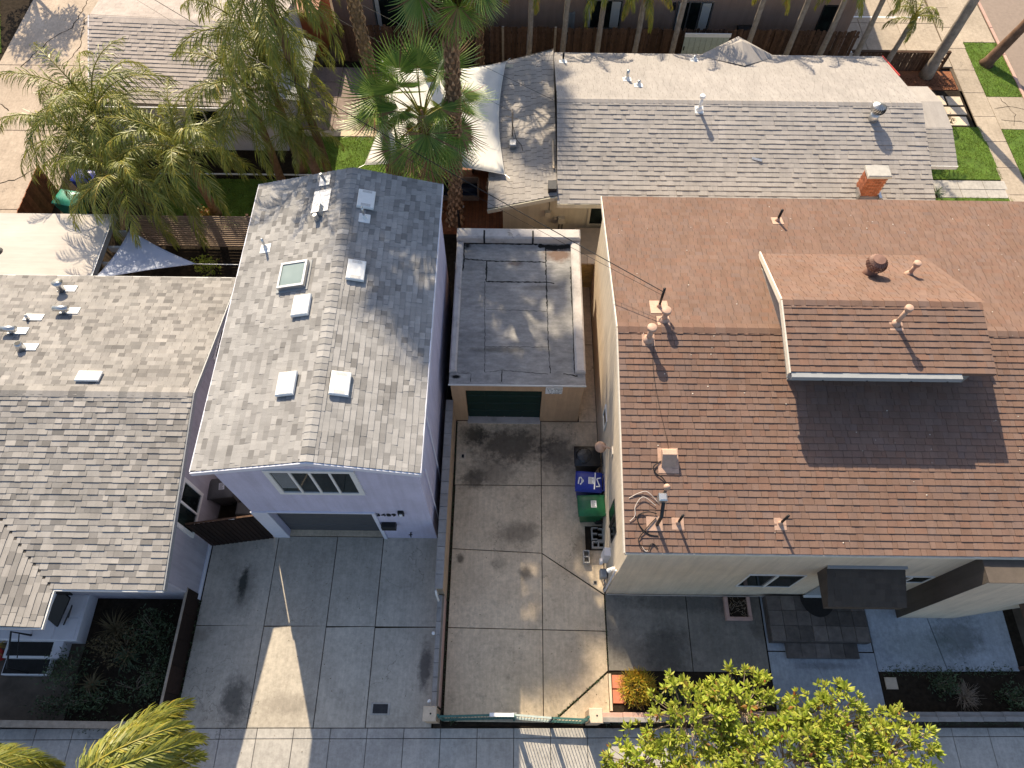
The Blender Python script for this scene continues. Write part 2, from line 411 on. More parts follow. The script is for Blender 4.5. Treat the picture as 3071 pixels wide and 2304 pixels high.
class Slopes:
    """collects the shingles of one house, then makes the largest-showing ones single objects"""
    def __init__(s, mat, nsingle=300): s.mat, s.p, s.ns, s.cache = mat, [], nsingle, {}
    def slope(s, O, U, V, poly, e, ws, ths, jit=.006, gap=.004):
        O, U, V = Vector(O), Vector(U).normalized(), Vector(V).normalized()
        N = U.cross(V)
        vmax = max(p[1] for p in poly); vmin = min(p[1] for p in poly)
        k = 0
        while vmin + (k + .35) * e < vmax:
            v0 = vmin + k * e; v1 = min(v0 + e * 1.12, vmax)
            ur = urange(poly, min(v0 + e * .5, vmax - .004))
            k += 1
            if not ur: continue
            u = ur[0] - random.random() * ws[0] * .8
            while u < ur[1] - .01:
                wd = round(random.uniform(*ws), 2)
                a, b = max(u, ur[0]), min(u + wd, ur[1])
                u += wd
                if b - a < .02: continue
                th = random.choice(ths)
                j = random.uniform(-jit, jit)
                s.p.append((O + U * a + V * (v0 + j) + N * .003, U, V, N, b - a - gap, v1 - v0 - j, th))
    def finish(s, roof, name="shingle"):
        sc = []
        for q in s.p:
            c = q[0] + q[1] * q[4] / 2 + q[2] * q[5] / 2
            pr = project(c)
            if pr is None or not (-10 < pr[0] < 3081 and -10 < pr[1] < 2314): sc.append(0); continue
            view = (Vector((0, 0, CAM_H)) - c).normalized()
            sc.append(max(0, view.dot(q[3])) * q[4] * q[5] / pr[2] ** 2)
        idx = sorted(range(len(s.p)), key=lambda i: -sc[i])
        rest = MB()
        for rank, i in enumerate(idx):
            O, U, V, N, wd, h, th = s.p[i]
            if rank < s.ns:
                key = (round(wd, 2), round(h, 2), th)
                if key not in s.cache:
                    x, y = max(.02, key[0]), key[1]
                    s.cache[key] = MB().add([(0,0,th),(x,0,th),(x,y,.003),(0,y,.003),(0,0,0),(x,0,0)], [(0,1,2,3),(4,5,1,0),(4,0,3),(5,2,1)]).mesh(name, s.mat)
                Mx = Matrix((U, V, N)).transposed().to_4x4(); Mx.translation = O
                inst(name, s.cache[key], Mx, roof)
            else:
                P = lambda a, b, c: tuple(O + U * a + V * b + N * c)
                rest.add([P(0,0,th), P(wd,0,th), P(wd,h,.003), P(0,h,.003), P(0,0,0), P(wd,0,0)], [(0,1,2,3),(4,5,1,0),(4,0,3),(5,2,1)])
        if rest.v:
            o = part("further_shingles", rest, s.mat, roof)
            o["kind"] = "stuff"

def ridge_caps(roof, mat, P0, P1, ndir, s1, s2, wd=.17, e=.2, th=.018):
    """folded caps along a ridge; ndir horizontal direction across, s1/s2 slopes (drop per metre) either side"""
    P0, P1, nd = Vector(P0), Vector(P1), Vector(ndir)
    t = (P1 - P0); L = t.length; t.normalize(); n = int(L / e)
    mb = MB()
    a = nd * wd + Vector((0, 0, -s1 * wd)); b = -nd * wd + Vector((0, 0, -s2 * wd)); up = Vector((0, 0, 1))
    q = t * (e * 1.15)
    vs = [a + up * th, up * th * 1.2, b + up * th, a + q + up * .006, q + up * .008, b + q + up * .006, a - up * .004, -up * .0, b - up * .004]
    me = mb.add(vs, [(0,1,4,3),(1,2,5,4),(6,7,1,0),(7,8,2,1),(6,0,3),(8,5,2)]).mesh("ridge_cap", mat)
    for k in range(n):
        inst("ridge_cap", me, Matrix.Translation(P0 + t * (k * e) + up * (.012 + random.uniform(0, .004))), roof)
# ================================================================== the setting
struct("ground", MB().box(-90, -40, -.4, 90, 140, -.13), "ground_dirt")

def inset(poly, d):
    n = len(poly); out = []
    area = sum(poly[i][0]*poly[(i+1) % n][1] - poly[(i+1) % n][0]*poly[i][1] for i in range(n))
    sg = 1 if area > 0 else -1
    for i in range(n):
        p0, p1, p2 = Vector(poly[i-1]), Vector(poly[i]), Vector(poly[(i+1) % n])
        a, b = (p1-p0).normalized(), (p2-p1).normalized()
        na, nb = Vector((-a.y, a.x))*sg, Vector((-b.y, b.x))*sg
        m = (na + nb); m.normalize(); k = d / max(.35, m.dot(na))
        out.append((p1.x + m.x*k, p1.y + m.y*k))
    return out if area > 0 else out[::-1]
def slabs(name, base_mat, bb, polys, mat, z=0., gap=.011, pname="slab", th=.11):
    root = struct(name, MB().prism(bb, z-.12, z-.035), base_mat)
    for p in polys:
        a = inset(p, gap); b = inset(p, gap + .008)
        zz = z + random.uniform(-.004, .004)
        n = len(a); mb = MB()
        v = [(x, y, z-th) for x, y in a] + [(x, y, zz-.008) for x, y in a] + [(x, y, zz) for x, y in b]
        mb.add(v, [(i, (i+1) % n, n+(i+1) % n, n+i) for i in range(n)] + [(n+i, n+(i+1) % n, 2*n+(i+1) % n, 2*n+i) for i in range(n)] + [tuple(range(2*n, 3*n))])
        part(pname, mb, mat, root)
    return root
def rc(x0, y0, x1, y1): return [(x0, y0), (x1, y0), (x1, y1), (x0, y1)]

ye = lambda x: 1.02 + .012 * x                    # back edge of the pavement
yj = lambda x: .765 + .014 * x
# left driveway: two rows of four slabs
xs = [-9.30, -7.28, -5.43, -3.98, -2.13]
P_ = []
for i in range(4):
    P_ += [[(xs[i], ye(xs[i])), (xs[i+1], ye(xs[i+1])), (xs[i+1], 3.70), (xs[i], 3.66)],
           [(xs[i], 3.66 + .01*i), (xs[i+1], 3.67 + .01*i), (xs[i+1], 6.40), (xs[i], 6.40)]]
slabs("driveway", "soil", rc(-9.34, .9, -2.1, 6.45), P_, "concrete_left")
# middle driveway up to the flat-roofed garage
P_ = [[(-1.82, 1.16), (1.0, 1.16), (1.0, 3.66), (-1.82, 3.69)], [(-1.82, 3.69), (1.0, 3.66), (1.0, 5.95), (-1.82, 6.06)],
      [(-1.82, 6.06), (1.0, 5.95), (1.0, 8.18), (-1.82, 8.17)], [(-1.84, 8.17), (1.0, 8.18), (1.0, 10.50), (-1.86, 10.50)],
      [(1.0, 1.16), (1.22, 1.16), (2.88, 2.54), (2.88, 3.64), (1.0, 3.66)], [(1.26, 1.16), (2.88, 1.16), (2.88, 2.50)],
      [(1.0, 3.66), (2.88, 3.64), (2.88, 4.69), (1.0, 5.94)],
      [(1.0, 5.95), (2.90, 4.70), (2.92, 6.07), (2.38, 6.07), (2.38, 6.83), (2.92, 6.83), (2.92, 8.18), (1.0, 8.18)],
      [(1.0, 8.18), (2.92, 8.18), (2.92, 10.50), (1.0, 10.50)], rc(2.30, 10.5, 2.92, 13.6), rc(2.30, 13.6, 2.92, 16.2)]
slabs("driveway", "soil", rc(-1.86, 1.05, 2.93, 16.2), P_, "concrete_mid")
# pavement along the street
P_ = []
for k in range(-16, 16):
    a, b = -1.87 + k * 1.02, -1.87 + (k+1) * 1.02
    P_ += [[(a, yj(a)), (b, yj(b)), (b, ye(b)), (a, ye(a))], [(a, -.95), (b, -.95), (b, yj(b)), (a, yj(a))]]
slabs("sidewalk", "soil", [(-18.2, -1.0), (14.5, -1.0), (14.5, ye(14.5)), (-18.2, ye(-18.2))], P_, "concrete_walk", 0., .007)
struct("parkway", MB().box(-30, -3.2, -.3, 30, -1.0, -.03), "ground_dirt")
struct("road", MB().box(-40, -14, -.3, 40, -3.3, -.10), "asphalt")
# front yard of the brown house
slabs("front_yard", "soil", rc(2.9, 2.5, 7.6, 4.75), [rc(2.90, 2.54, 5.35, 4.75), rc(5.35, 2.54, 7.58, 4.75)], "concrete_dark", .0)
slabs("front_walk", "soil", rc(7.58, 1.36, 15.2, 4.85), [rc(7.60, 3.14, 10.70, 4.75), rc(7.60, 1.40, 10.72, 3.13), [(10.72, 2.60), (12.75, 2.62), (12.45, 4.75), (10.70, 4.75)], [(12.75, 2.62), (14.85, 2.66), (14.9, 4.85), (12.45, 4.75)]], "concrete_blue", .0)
struct("planting_bed", MB().box(2.90, 1.42, -.12, 7.58, 2.52, -.015), "soil")
struct("planting_bed", MB().box(10.74, 1.50, -.12, 15.2, 2.60, -.01), "soil")
struct("planting_bed", MB().box(-12.42, 1.05, -.12, -9.40, 4.42, -.02), "soil")
struct("side_bed", MB().box(2.39, 6.08, -.12, 2.92, 6.82, -.03), "soil")
struct("side_yard", MB().box(-9.30, 6.5, -.12, -7.42, 15.9, -.02), "soil")
struct("back_yard", MB().box(-18.74, 14.1, -.12, -2.2, 23.2, -.03), "soil")
struct("back_passage", MB().box(2.30, 17.95, -.12, 17.0, 18.4, -.02), "soil")
# paved patio and lawns between the palms
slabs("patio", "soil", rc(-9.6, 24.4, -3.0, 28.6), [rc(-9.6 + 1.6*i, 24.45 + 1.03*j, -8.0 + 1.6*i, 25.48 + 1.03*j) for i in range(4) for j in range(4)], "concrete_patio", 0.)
struct("patio_edging", MB().cbox(-9.6, 24.05, -.1, -4.4, 24.42, .03, .015), "stone_pale")
def lawn(name, rects, dens, mats, hgt=.045, zb=0., base="turf_base"):
    vs, fs, mi = [], [], []
    for (x0, y0, x1, y1, q) in rects:
        n = int((x1-x0)*(y1-y0)*dens)
        x, y = rng.uniform(x0-.02, x1+.02, n) + rng.normal(0, .03, n), rng.uniform(y0-.02, y1+.02, n) + rng.normal(0, .03, n)
        bald = np.sin(x*2.1+np.sin(y*1.7)*1.5)*np.cos(y*2.6+np.sin(x*1.3))
        skew = q * (y - y0)
        a = rng.uniform(0, 6.283, n); h = hgt * rng.uniform(.5, 1.4, n); lx, ly = rng.normal(0, .5, n)*h, rng.normal(0, .5, n)*h
        wd = .013
        for i in range(n):
            if bald[i] > .72 and random.random() < .7: continue
            b = len(vs); dx, dy = math.cos(a[i])*wd, math.sin(a[i])*wd; X = x[i]+skew[i]
            vs += [(X-dx, y[i]-dy, zb-.01), (X+dx, y[i]+dy, zb-.01), (X+lx[i], y[i]+ly[i], zb+h[i])]
            fs.append((b, b+1, b+2)); mi.append(0 if random.random() < (.93 if bald[i] < .45 else .5) else 1)
    mb = MB(); mb.v, mb.f, mb.m = vs, fs, mi
    o = tag(part(name, mb, mats), {"lawn_grass": "short sunlit green grass of the lawns"}.get(name, "grass of the street lawn strips"), "grass", kind="stuff")
    for (x0, y0, x1, y1, q) in rects:
        struct("lawn", MB().prism([(x0, y0), (x1, y0), (x1+q*(y1-y0), y1), (x0+q*(y1-y0), y1)], zb-.1, zb-.002), base)
    return o
lawn("lawn_grass", [(-9.0, 20.0, -3.6, 24.05, 0), (-14.2, 18.9, -9.0, 21.5, 0)], 800, ["grass", "grass_dry"])
lawn("street_grass", [(17.6, 22.0, 20.5, 25.1, 0), (17.4, 20.2, 20.6, 20.94, 0), (21.42, 27.12, 23.03, 30.88, 0), (21.42, 19.6, 23.03, 24.98, 0), (-30.5, 29.3, -24.15, 38, -.38)], 620, ["grass", "grass_dry"])
# driveway and lot at the back
P_ = [rc(-27, 19.7, -18.75, 24.2), rc(-27, 24.2, -20.0, 28.45), rc(-24.0, 28.45, -19.3, 33.5), rc(-24.6, 33.5, -19.0, 40.0), rc(-27, 14.0, -18.75, 19.7), rc(-19.95, 24.2, -17.6, 28.45)]
slabs("back_driveway", "soil", rc(-27.2, 13.9, -17.6, 40), P_, "concrete_alley", 0., .014)
def crack(name, pts, mat, parent, wd=.018, z=.004):
    mb = MB()
    q = [Vector((*pts[0], 0))]
    for p in pts[1:]:
        p = Vector((*p, 0)); a = q[-1]; n = max(2, int((p-a).length / .18))
        for i in range(1, n+1):
            q.append(a.lerp(p, i/n) + Vector((random.uniform(-.05, .05), random.uniform(-.05, .05), 0)))
    for a, b in zip(q, q[1:]):
        t = (b-a).normalized(); s = Vector((-t.y, t.x, 0)) * wd * random.uniform(.4, 1) * .5
        e = t * .01
        mb.add([a-s-e+Vector((0,0,z)), a+s-e+Vector((0,0,z)), b+s+e+Vector((0,0,z)), b-s+e+Vector((0,0,z))], [(3,2,1,0)])
        z += .00002
    return part(name, mb, mat, parent)
bd = [o for o in C.objects if o.name.startswith("back_driveway")][0]
for pts in ([(-22.9,28.3),(-22.2,30.2),(-21.4,31.2),(-21.2,34.5)], [(-20.9,28.2),(-20.6,30.0),(-21.0,31.8),(-20.2,33.3)], [(-24.3,28.3),(-24.0,25.6),(-23.4,24.6)], [(-23.3,22.6),(-22.4,21.2),(-21.9,20.2),(-22.8,19.6)], [(-21.5,21.0),(-20.6,21.4),(-20.2,21.9)], [(-25.5,26.5),(-23.6,26.4),(-22.4,25.4)]):
    crack("crack", pts, "soil", bd, .05)
slabs("parking_lot", "soil", rc(13.2, 29.05, 20.4, 46), [rc(14.9+1.84*i, 29.1+3.2*j, 16.74+1.84*i, 32.3+3.2*j) for i in range(3) for j in range(5)], "concrete_lot", 0., .01)
pl = [o for o in C.objects if o.name.startswith("parking_lot")][0]
for y in (30.05, 32.7): part("painted_line", MB().box(15.2, y, .0, 19.9, y+.09, .007), "print_white", pl)
sw = []
for j in range(13):
    y = 19.6 + 1.55*j; x = 20.42 + (.0 if y < 28 else .02*(y-28))
    sw.append([(x, y), (x+.98, y), (x+.98, y+1.55), (x, y+1.55)])
sw += [rc(21.4, 25.0, 23.05, 27.1), [(21.42, 30.9), (23.0, 30.9), (23.0, 36), (21.42, 36)]]
slabs("side_street_sidewalk", "ground_dirt", rc(20.3, 19, 23.1, 40), sw, "concrete_lot", 0., .009)
ss = [o for o in C.objects if o.name.startswith("side_street_sidewalk")][0]
for pts in ([(21.5,26.3),(22.2,26.5),(23.0,26.2)], [(22.0,27.0),(22.3,25.9),(22.0,25.2)], [(21.6,25.6),(22.4,25.5),(22.9,25.1)]): crack("crack", pts, "soil", ss, .03, .006)
slabs("kerb", "ground_dirt", rc(23.02, 10, 23.2, 46), [rc(23.04, 12+2*j, 23.2, 14+2*j) for j in range(16)], "block_pink", .03)
struct("side_street", MB().box(23.2, 5, -.3, 60, 90, -.09), "asphalt")
slabs("garden_path", "soil", rc(17.4, 20.94, 20.6, 21.96), [rc(17.5, 20.96, 18.55, 21.43), rc(18.55, 20.96, 19.6, 21.43), rc(19.6, 20.96, 20.55, 21.43), rc(17.5, 21.43, 18.55, 21.93), rc(18.55, 21.43, 19.6, 21.93), rc(19.6, 21.43, 20.55, 21.93)], "concrete_walk", 0., .008)
slabs("stepping_path", "soil", rc(18.2, 25.1, 20.4, 27.5), [rc(19.0, 26.5, 19.45, 27.15), rc(19.5, 26.5, 20.2, 27.1), rc(19.2, 25.9, 20.2, 26.42), rc(19.0, 25.2, 20.1, 25.8)], "stone_pale", 0., .02)
struct("mulch_bed", MB().box(16.4, 27.55, -.12, 20.25, 28.8, -.01), "mulch")
struct("fence_bed", MB().box(-9.0, 25.9, -.12, 16.4, 29.0, -.02), "soil")
mb = MB()
for i in range(900):
    x, y = random.uniform(16.6, 20.2), random.uniform(27.6, 28.3); a = random.uniform(0, 6.3); l = random.uniform(.02, .05)
    dx, dy = math.cos(a)*l, math.sin(a)*l; z = random.uniform(.0, .03)
    mb.add([(x-dx, y-dy, z), (x+dy*.5, y-dx*.5, z+.012), (x+dx, y+dy, z+random.uniform(0, .02)), (x-dy*.5, y+dx*.5, z)], [(0,1,2,3)])
tag(part("bark_chips", mb, "mulch"), "reddish bark chips scattered on the bed beside the low fence", "bark chips", kind="stuff")
# ================================================================== houses
def sframe(x, y, z, X, Y):
    X, Y = Vector(X).normalized(), Vector(Y).normalized(); N = X.cross(Y).normalized(); Y = N.cross(X)
    m = Matrix((X, Y, N)).transposed().to_4x4(); m.translation = (x, y, z); return m
def beam(mb, a, b, wd, h, mi=0):                   # rectangular bar from a to b
    a, b = Vector(a), Vector(b); t = (b-a).normalized()
    s = t.cross(Vector((0,0,1))); s = (s if s.length > .01 else Vector((1,0,0))).normalized() * wd/2; u = s.cross(t).normalized() * h/2
    return mb.add([a-s-u, a+s-u, a+s+u, a-s+u, b-s-u, b+s-u, b+s+u, b-s+u], [(0,1,2,3),(7,6,5,4),(0,4,5,1),(1,5,6,2),(2,6,7,3),(3,7,4,0)], mi)
def window(parent, axis, c, a0, a1, z0, z1, sgn, nsash=2, frame="trim_white", fw=.07, dep=.07, blind=False, name="window"):
    """sliding window in a wall; axis 'x': wall runs along x at y=c; 'y': runs along y at x=c; sgn: outward direction"""
    def bb(u0, u1, za, zb, d0, d1):
        lo, hi = sorted((c + sgn*d0, c + sgn*d1))
        return (u0, lo, za, u1, hi, zb) if axis == 'x' else (lo, u0, za, hi, u1, zb)
    f = MB()
    for (u0, u1, za, zb) in ((a0-fw, a1+fw, z1, z1+fw), (a0-fw, a1+fw, z0-fw, z0), (a0-fw, a0, z0, z1), (a1, a1+fw, z0, z1)):
        f.box(*bb(u0, u1, za, zb, -.03, dep))
    wn = part(name, f, frame, parent)
    step = (a1-a0)/nsash
    for k in range(nsash):
        part("pane", MB().box(*bb(a0+k*step, a0+(k+1)*step, z0, z1, -.02, .012 + .004*k)), "window_glass", wn)
    for k in range(1, nsash):
        part("mullion", MB().box(*bb(a0+k*step-.03, a0+k*step+.03, z0+.001, z1-.001, -.01, .05)), frame, wn)
    if blind:
        n = int((z1-z0)/.09); mb = MB()
        for k in range(n): mb.box(*bb(a0+.03, a0+step*.9, z0+.3+k*.075 if z0+.3+k*.075 < z1 else z1-.03, (z0+.3+k*.075 if z0+.3+k*.075 < z1 else z1-.03)+.02, .018, .024))
        part("blind", mb, "blind", wn)
    return wn
def vent_pipe(parent, p, h, r, mat="metal_tan", cap=True, slope=0., lean=(0, 0), flash=.34, fl_mat=None, name="vent_pipe", fdir=(1,0,0), n=12):
    p = Vector(p); top = p + Vector((lean[0], lean[1], h))
    mb = MB().tube([p - Vector((0,0,.05)), p.lerp(top, .5), top], r, n)
    if cap: mb.tube([top - Vector((0,0,.015)), top + Vector((0,0,.03)), top + Vector((0,0,.12)), top + Vector((0,0,.13))], [r*1.05, r*1.7, r*1.7, r*1.5], n)
    v = part(name, mb, mat, parent, True)
    part("boot", MB().tube([p - Vector((0,0,.03)), p + Vector((0,0,.07)), p + Vector((0,0,.15))], [r*2.3, r*1.7, r*1.05], n), fl_mat or mat, v, True)
    Y = Vector((0, 1, slope)).normalized() if fdir[0] else Vector((0, 1, 0))
    X = Vector(fdir).normalized()
    m = sframe(*p, X, Y)
    part("flashing", MB().cbox(-flash/2, -flash*.55, .0, flash/2, flash*.45, .026, .004).xf(m), fl_mat or mat, v)
    return v

# ------------------------------------------------------------------ lilac two-storey house
H = thing("lilac_house", "two-storey lilac stucco house with grey gable roof and open garage bay", "house", (-4.84, 11, 0))
zr = lambda x: 6.5 - .25 * abs(x + 4.8)
wl = MB()
wl.box(-7.38, 6.38, -.1, -6.94, 6.60, 5.6).box(-3.95, 6.38, -.1, -2.30, 6.60, 5.6).box(-6.94, 6.38, 2.46, -3.95, 6.60, 4.20).box(-6.94, 6.38, 4.20, -5.95, 6.60, 5.6)
wl.box(-3.97, 6.38, 4.20, -3.95, 6.60, 5.6)
wl.box(-7.38, 6.60, -.1, -7.18, 15.3, 5.6).box(-2.50, 6.60, -.1, -2.30, 15.3, 5.6).box(-7.18, 15.1, -.1, -2.50, 15.3, 5.6)
wl.yprism([(-7.38, 5.6), (-2.30, 5.6), (-2.30, 5.75), (-4.8, 6.38), (-7.38, 5.73)], 6.38, 6.60).yprism([(-7.38, 5.6), (-2.30, 5.6), (-2.30, 5.75), (-4.8, 6.38), (-7.38, 5.73)], 15.1, 15.3)
wl.box(-5.95, 6.9, 4.0, -3.97, 7.0, 5.6)
part("wall", wl, "stucco_lilac", H)
roof = part("roof", MB().yprism([(-7.8, 5.75), (-4.8, 6.5), (-2.2, 5.85), (-2.2, 5.70), (-4.8, 6.36), (-7.8, 5.60)], 6.28, 15.67), "roof_felt", H)
for a, b in (((-7.82, 5.665), (-4.8, 6.42)), ((-4.8, 6.42), (-2.18, 5.765))):
    part("rake_board", MB().add([(a[0], 6.24, a[1]-.09), (b[0], 6.24, b[1]-.09), (b[0], 6.24, b[1]+.075), (a[0], 6.24, a[1]+.075), (a[0], 6.279, a[1]-.09), (b[0], 6.279, b[1]-.09), (b[0], 6.279, b[1]+.075), (a[0], 6.279, a[1]+.075)],
         [(0,1,2,3),(7,6,5,4),(0,4,5,1),(1,5,6,2),(2,6,7,3),(3,7,4,0)]), "trim_lilac", roof)
BX("eave_board", roof, "trim_lilac", -7.83, 6.28, 5.60, -7.803, 15.67, 5.76); BX("eave_board", roof, "trim_lilac", -2.197, 6.28, 5.70, -2.17, 15.67, 5.86)
sl = Slopes("shingle_grey", 300)
LW, LE = math.hypot(3, .75), math.hypot(2.6, .65)
sl.slope((-7.8, 15.67, 5.75), (0,-1,0), (3,0,.75), [(0,0), (9.39,0), (9.39,LW), (0,LW)], .152, (.13,.34), (.011,.021,.021))
sl.slope((-2.2, 6.28, 5.85), (0,1,0), (-2.6,0,.65), [(0,0), (9.39,0), (9.39,LE), (0,LE)], .152, (.13,.34), (.011,.021,.021))
sl.finish(roof)
ridge_caps(roof, "shingle_grey", (-4.8, 6.28, 6.5), (-4.8, 15.67, 6.5), (1,0,0), .25, .25, .16, .19)
FW = lambda x, y: sframe(x, y, zr(x)+.02, (1,0,.25), (0,1,0))
FE = lambda x, y: sframe(x, y, zr(x)+.02, (1,0,-.25), (0,1,0))
def roof_box(x, y, F, parent):
    v = part("vent_hood", MB().cbox(-.245, -.33, .03, .245, .33, .115, .02).box(-.20, -.29, 0, .20, .29, .03).xf(F(x, y)), "metal_white", parent)
    part("sticker", MB().box(-.13, -.30, .116, .14, -.20, .118).xf(F(x, y)), "paper_grey", v)
    part("sticker", MB().box(-.13, .21, .116, .14, .29, .118).xf(F(x, y)), "paper_grey", v)
for x, y, F in ((-5.61, 10.78, FW), (-5.62, 8.41, FW), (-4.30, 14.46, FE), (-4.30, 11.9, FE), (-4.29, 8.39, FE)): roof_box(x, y, F, roof)
m = FW(-6.01, 11.84)
sk = part("skylight", MB().box(-.40,-.43,0,.40,-.36,.15).box(-.40,.36,0,.40,.43,.15).box(-.40,-.36,0,-.34,.36,.15).box(.34,-.36,0,.40,.36,.15).xf(m), "metal_galv", roof)
part("glass", MB().box(-.34,-.36,.08,.34,.36,.125).xf(m), "sky_glass", sk)
part("flashing", MB().box(-.47,-.5,0,.47,.5,.018).xf(m), "gutter_paint", sk)
for x, y, hh in ((-7.1, 13.05, .42), (-4.28, 13.83, .45)):
    vent_pipe(roof, (x, y, zr(x)), hh, .035, "metal_galv", False, 0, (0,0), .32, "metal_white", fdir=(1, 0, .25 if x < -4.8 else -.25))
m = FW(-5.62, 14.5)
fl = part("metal_flashing", MB().cbox(-.27,-.42,0,.27,.42,.022,.003).xf(m), "metal_galv", roof)
part("hood_vent", MB().add([(-.13,-.62,0),(.13,-.62,0),(.13,-.25,0),(-.13,-.25,0),(-.10,-.58,.20),(.10,-.58,.20),(.07,-.22,.16),(-.07,-.22,.16)], [(0,1,5,4),(1,2,6,5),(2,3,7,6),(3,0,4,7),(4,5,6,7)]).xf(m), "metal_galv", fl)
part("vent_pipe", MB().tube([(0,-.70,-.02),(0,-.70,.22)], .07, 12).xf(m), "metal_galv", fl)
m = FW(-5.62, 15.3)
fl = part("metal_flashing", MB().cbox(-.17,-.2,0,.17,.2,.022,.003).xf(m), "metal_galv", roof)
part("vent_pipe", MB().tube([(0,0,-.02),(0,0,.3)], .04, 10).xf(m), "metal_galv", fl)
window(H, 'x', 6.38, -5.95, -3.97, 4.20, 5.62, -1, 4, "trim_white", .13, .05, True)
# garage bay
dr = BX("garage_door", H, "door_grey", -6.94, 6.62, 0, -3.95, 6.66, 2.46)
for k in range(4): part("door_panel", MB().cbox(-6.9, 6.59, .04+.6*k, -3.99, 6.619, .61+.6*k, .012), "door_grey", dr)
BX("threshold", H, "concrete_mid", -6.94, 6.41, -.08, -3.95, 6.62, .012)
BX("corner_post", H, "trim_lilac", -7.41, 6.345, -.02, -6.93, 6.379, 2.46)
BX("door_trim", H, "trim_lilac", -3.955, 6.335, -.02, -3.85, 6.379, 2.52); BX("door_trim", H, "trim_lilac", -6.93, 6.335, 2.461, -3.956, 6.379, 2.52)
lp = BX("wall_lamp", H, "metal_black", -3.18, 6.30, 2.42, -3.02, 6.379, 2.70)
BX("lamp_glass", lp, "print_white", -3.14, 6.27, 2.48, -3.06, 6.299, 2.62)
part("letter_box", MB().cbox(-3.80, 6.20, 1.36, -3.38, 6.379, 1.64, .02), "metal_black", H)
part("hose_tap", MB().tube([(-3.05,6.38,.62),(-3.05,6.28,.62),(-3.05,6.26,.52)], .02, 8).tube([(-3.11,6.29,.66),(-2.99,6.29,.66)], .015, 6), "metal_dark", H)
part("conduit", MB().tube([(-2.26,8.2,.3),(-2.26,8.2,5.5)], .025, 8), "trim_lilac", H)
part("conduit", MB().tube([(-2.25,6.9,.2),(-2.25,6.9,4.5)], .02, 8), "trim_lilac", H)
fc = bpy.data.curves.new("house_number", 'FONT'); fc.body = "3489"; fc.size = .30; fc.extrude = .008
to = bpy.data.objects.new("tmp_text", fc); C.objects.link(to)
bpy.context.view_layer.update()
me = bpy.data.meshes.new_from_object(to.evaluated_get(bpy.context.evaluated_depsgraph_get()))
C.objects.unlink(to); bpy.data.objects.remove(to)
me.materials.clear(); me.materials.append(M["print_dark"])
inst("house_number", me, Matrix.Translation((-3.86, 6.365, 2.22)) @ Matrix.Rotation(R(90), 4, 'X'), H)

# ------------------------------------------------------------------ grey-roofed house on the left
H = thing("grey_roof_house", "single-storey lilac-grey house with wide grey gable roof and front porch", "house", (-13.5, 9, 0))
part("wall", MB().box(-9.57, 4.42, -.1, -9.37, 13.75, 3.3).box(-19.5, 4.42, -.1, -9.57, 4.62, 3.3).box(-19.5, 13.55, -.1, -9.57, 13.75, 3.3)
     .xprism([(4.42, 3.3), (13.75, 3.3), (9.15, 4.28)], -9.57, -9.37), "wall_grey", H)
BX("skirting", H, "trim_lilac", -9.372, 4.40, -.05, -9.335, 6.2, .16)
roof = part("roof", MB().xprism([(3.95, 3.4), (9.15, 4.4), (13.85, 3.42), (13.85, 3.29), (9.15, 4.26), (3.95, 3.27)], -20.0, -8.9), "roof_felt", H)
part("porch_roof", MB().yprism([(-11.72, 3.4), (-14.92, 4.015), (-18.12, 3.4), (-18.12, 3.27), (-14.92, 3.88), (-11.72, 3.27)], 3.0, 7.15), "roof_felt", roof)
sl = Slopes("shingle_grey_b", 300)
sl.slope((-20, 3.95, 3.4), (1,0,0), (0,5.2,1.0), [(8.28,0), (11.1,0), (11.1,5.295), (1.5,5.295), (1.5,3.26), (5.08,3.26)], .162, (.13,.36), (.012,.026,.026))
sl.slope((-8.9, 13.85, 3.42), (-1,0,0), (0,-4.7,.98), [(0,0), (9,0), (9,4.80), (0,4.80)], .152, (.13,.36), (.011,.022,.022))
sl.slope((-11.72, 3.0, 3.4), (0,1,0), (-1,0,.192), [(0,0), (.95,0), (4.15,3.26), (0,3.26)], .162, (.13,.36), (.011,.022,.022))
sl.finish(roof)
ridge_caps(roof, "shingle_grey_b", (-18.0, 9.15, 4.4), (-8.9, 9.15, 4.4), (0,1,0), .21, .19, .17, .235)
for a, b in (((3.95, 3.34), (9.15, 4.34)), ((9.15, 4.34), (13.85, 3.36))):
    part("rake_board", MB().add([(x, p[0], p[1]+dz) for x in (-8.898, -8.86) for p, dz in ((a,-.1),(b,-.1),(b,.065),(a,.065))], [(0,1,2,3),(7,6,5,4),(0,4,5,1),(1,5,6,2),(2,6,7,3),(3,7,4,0)]), "gutter_paint", roof)
BX("gutter", roof, "trim_white", -11.72, 3.905, 3.30, -8.9, 3.948, 3.39); BX("gutter", roof, "trim_white", -11.717, 2.96, 3.3, -11.675, 3.904, 3.39); BX("gutter", roof, "trim_white", -18.0, 2.96, 3.3, -11.718, 2.998, 3.39); BX("gutter", roof, "trim_white", -20, 13.852, 3.32, -8.9, 13.89, 3.41)
zl = lambda y: 4.4 - .2085 * (y - 9.15)
FN = lambda x, y: sframe(x, y, zl(y)+.02, (1,0,0), (0,1,-.2085))
m = FN(-11.98, 9.65)
part("vent_hood", MB().cbox(-.34,-.18,.03,.34,.18,.09,.015).box(-.3,-.15,0,.3,.15,.03).xf(m), "metal_white", roof)
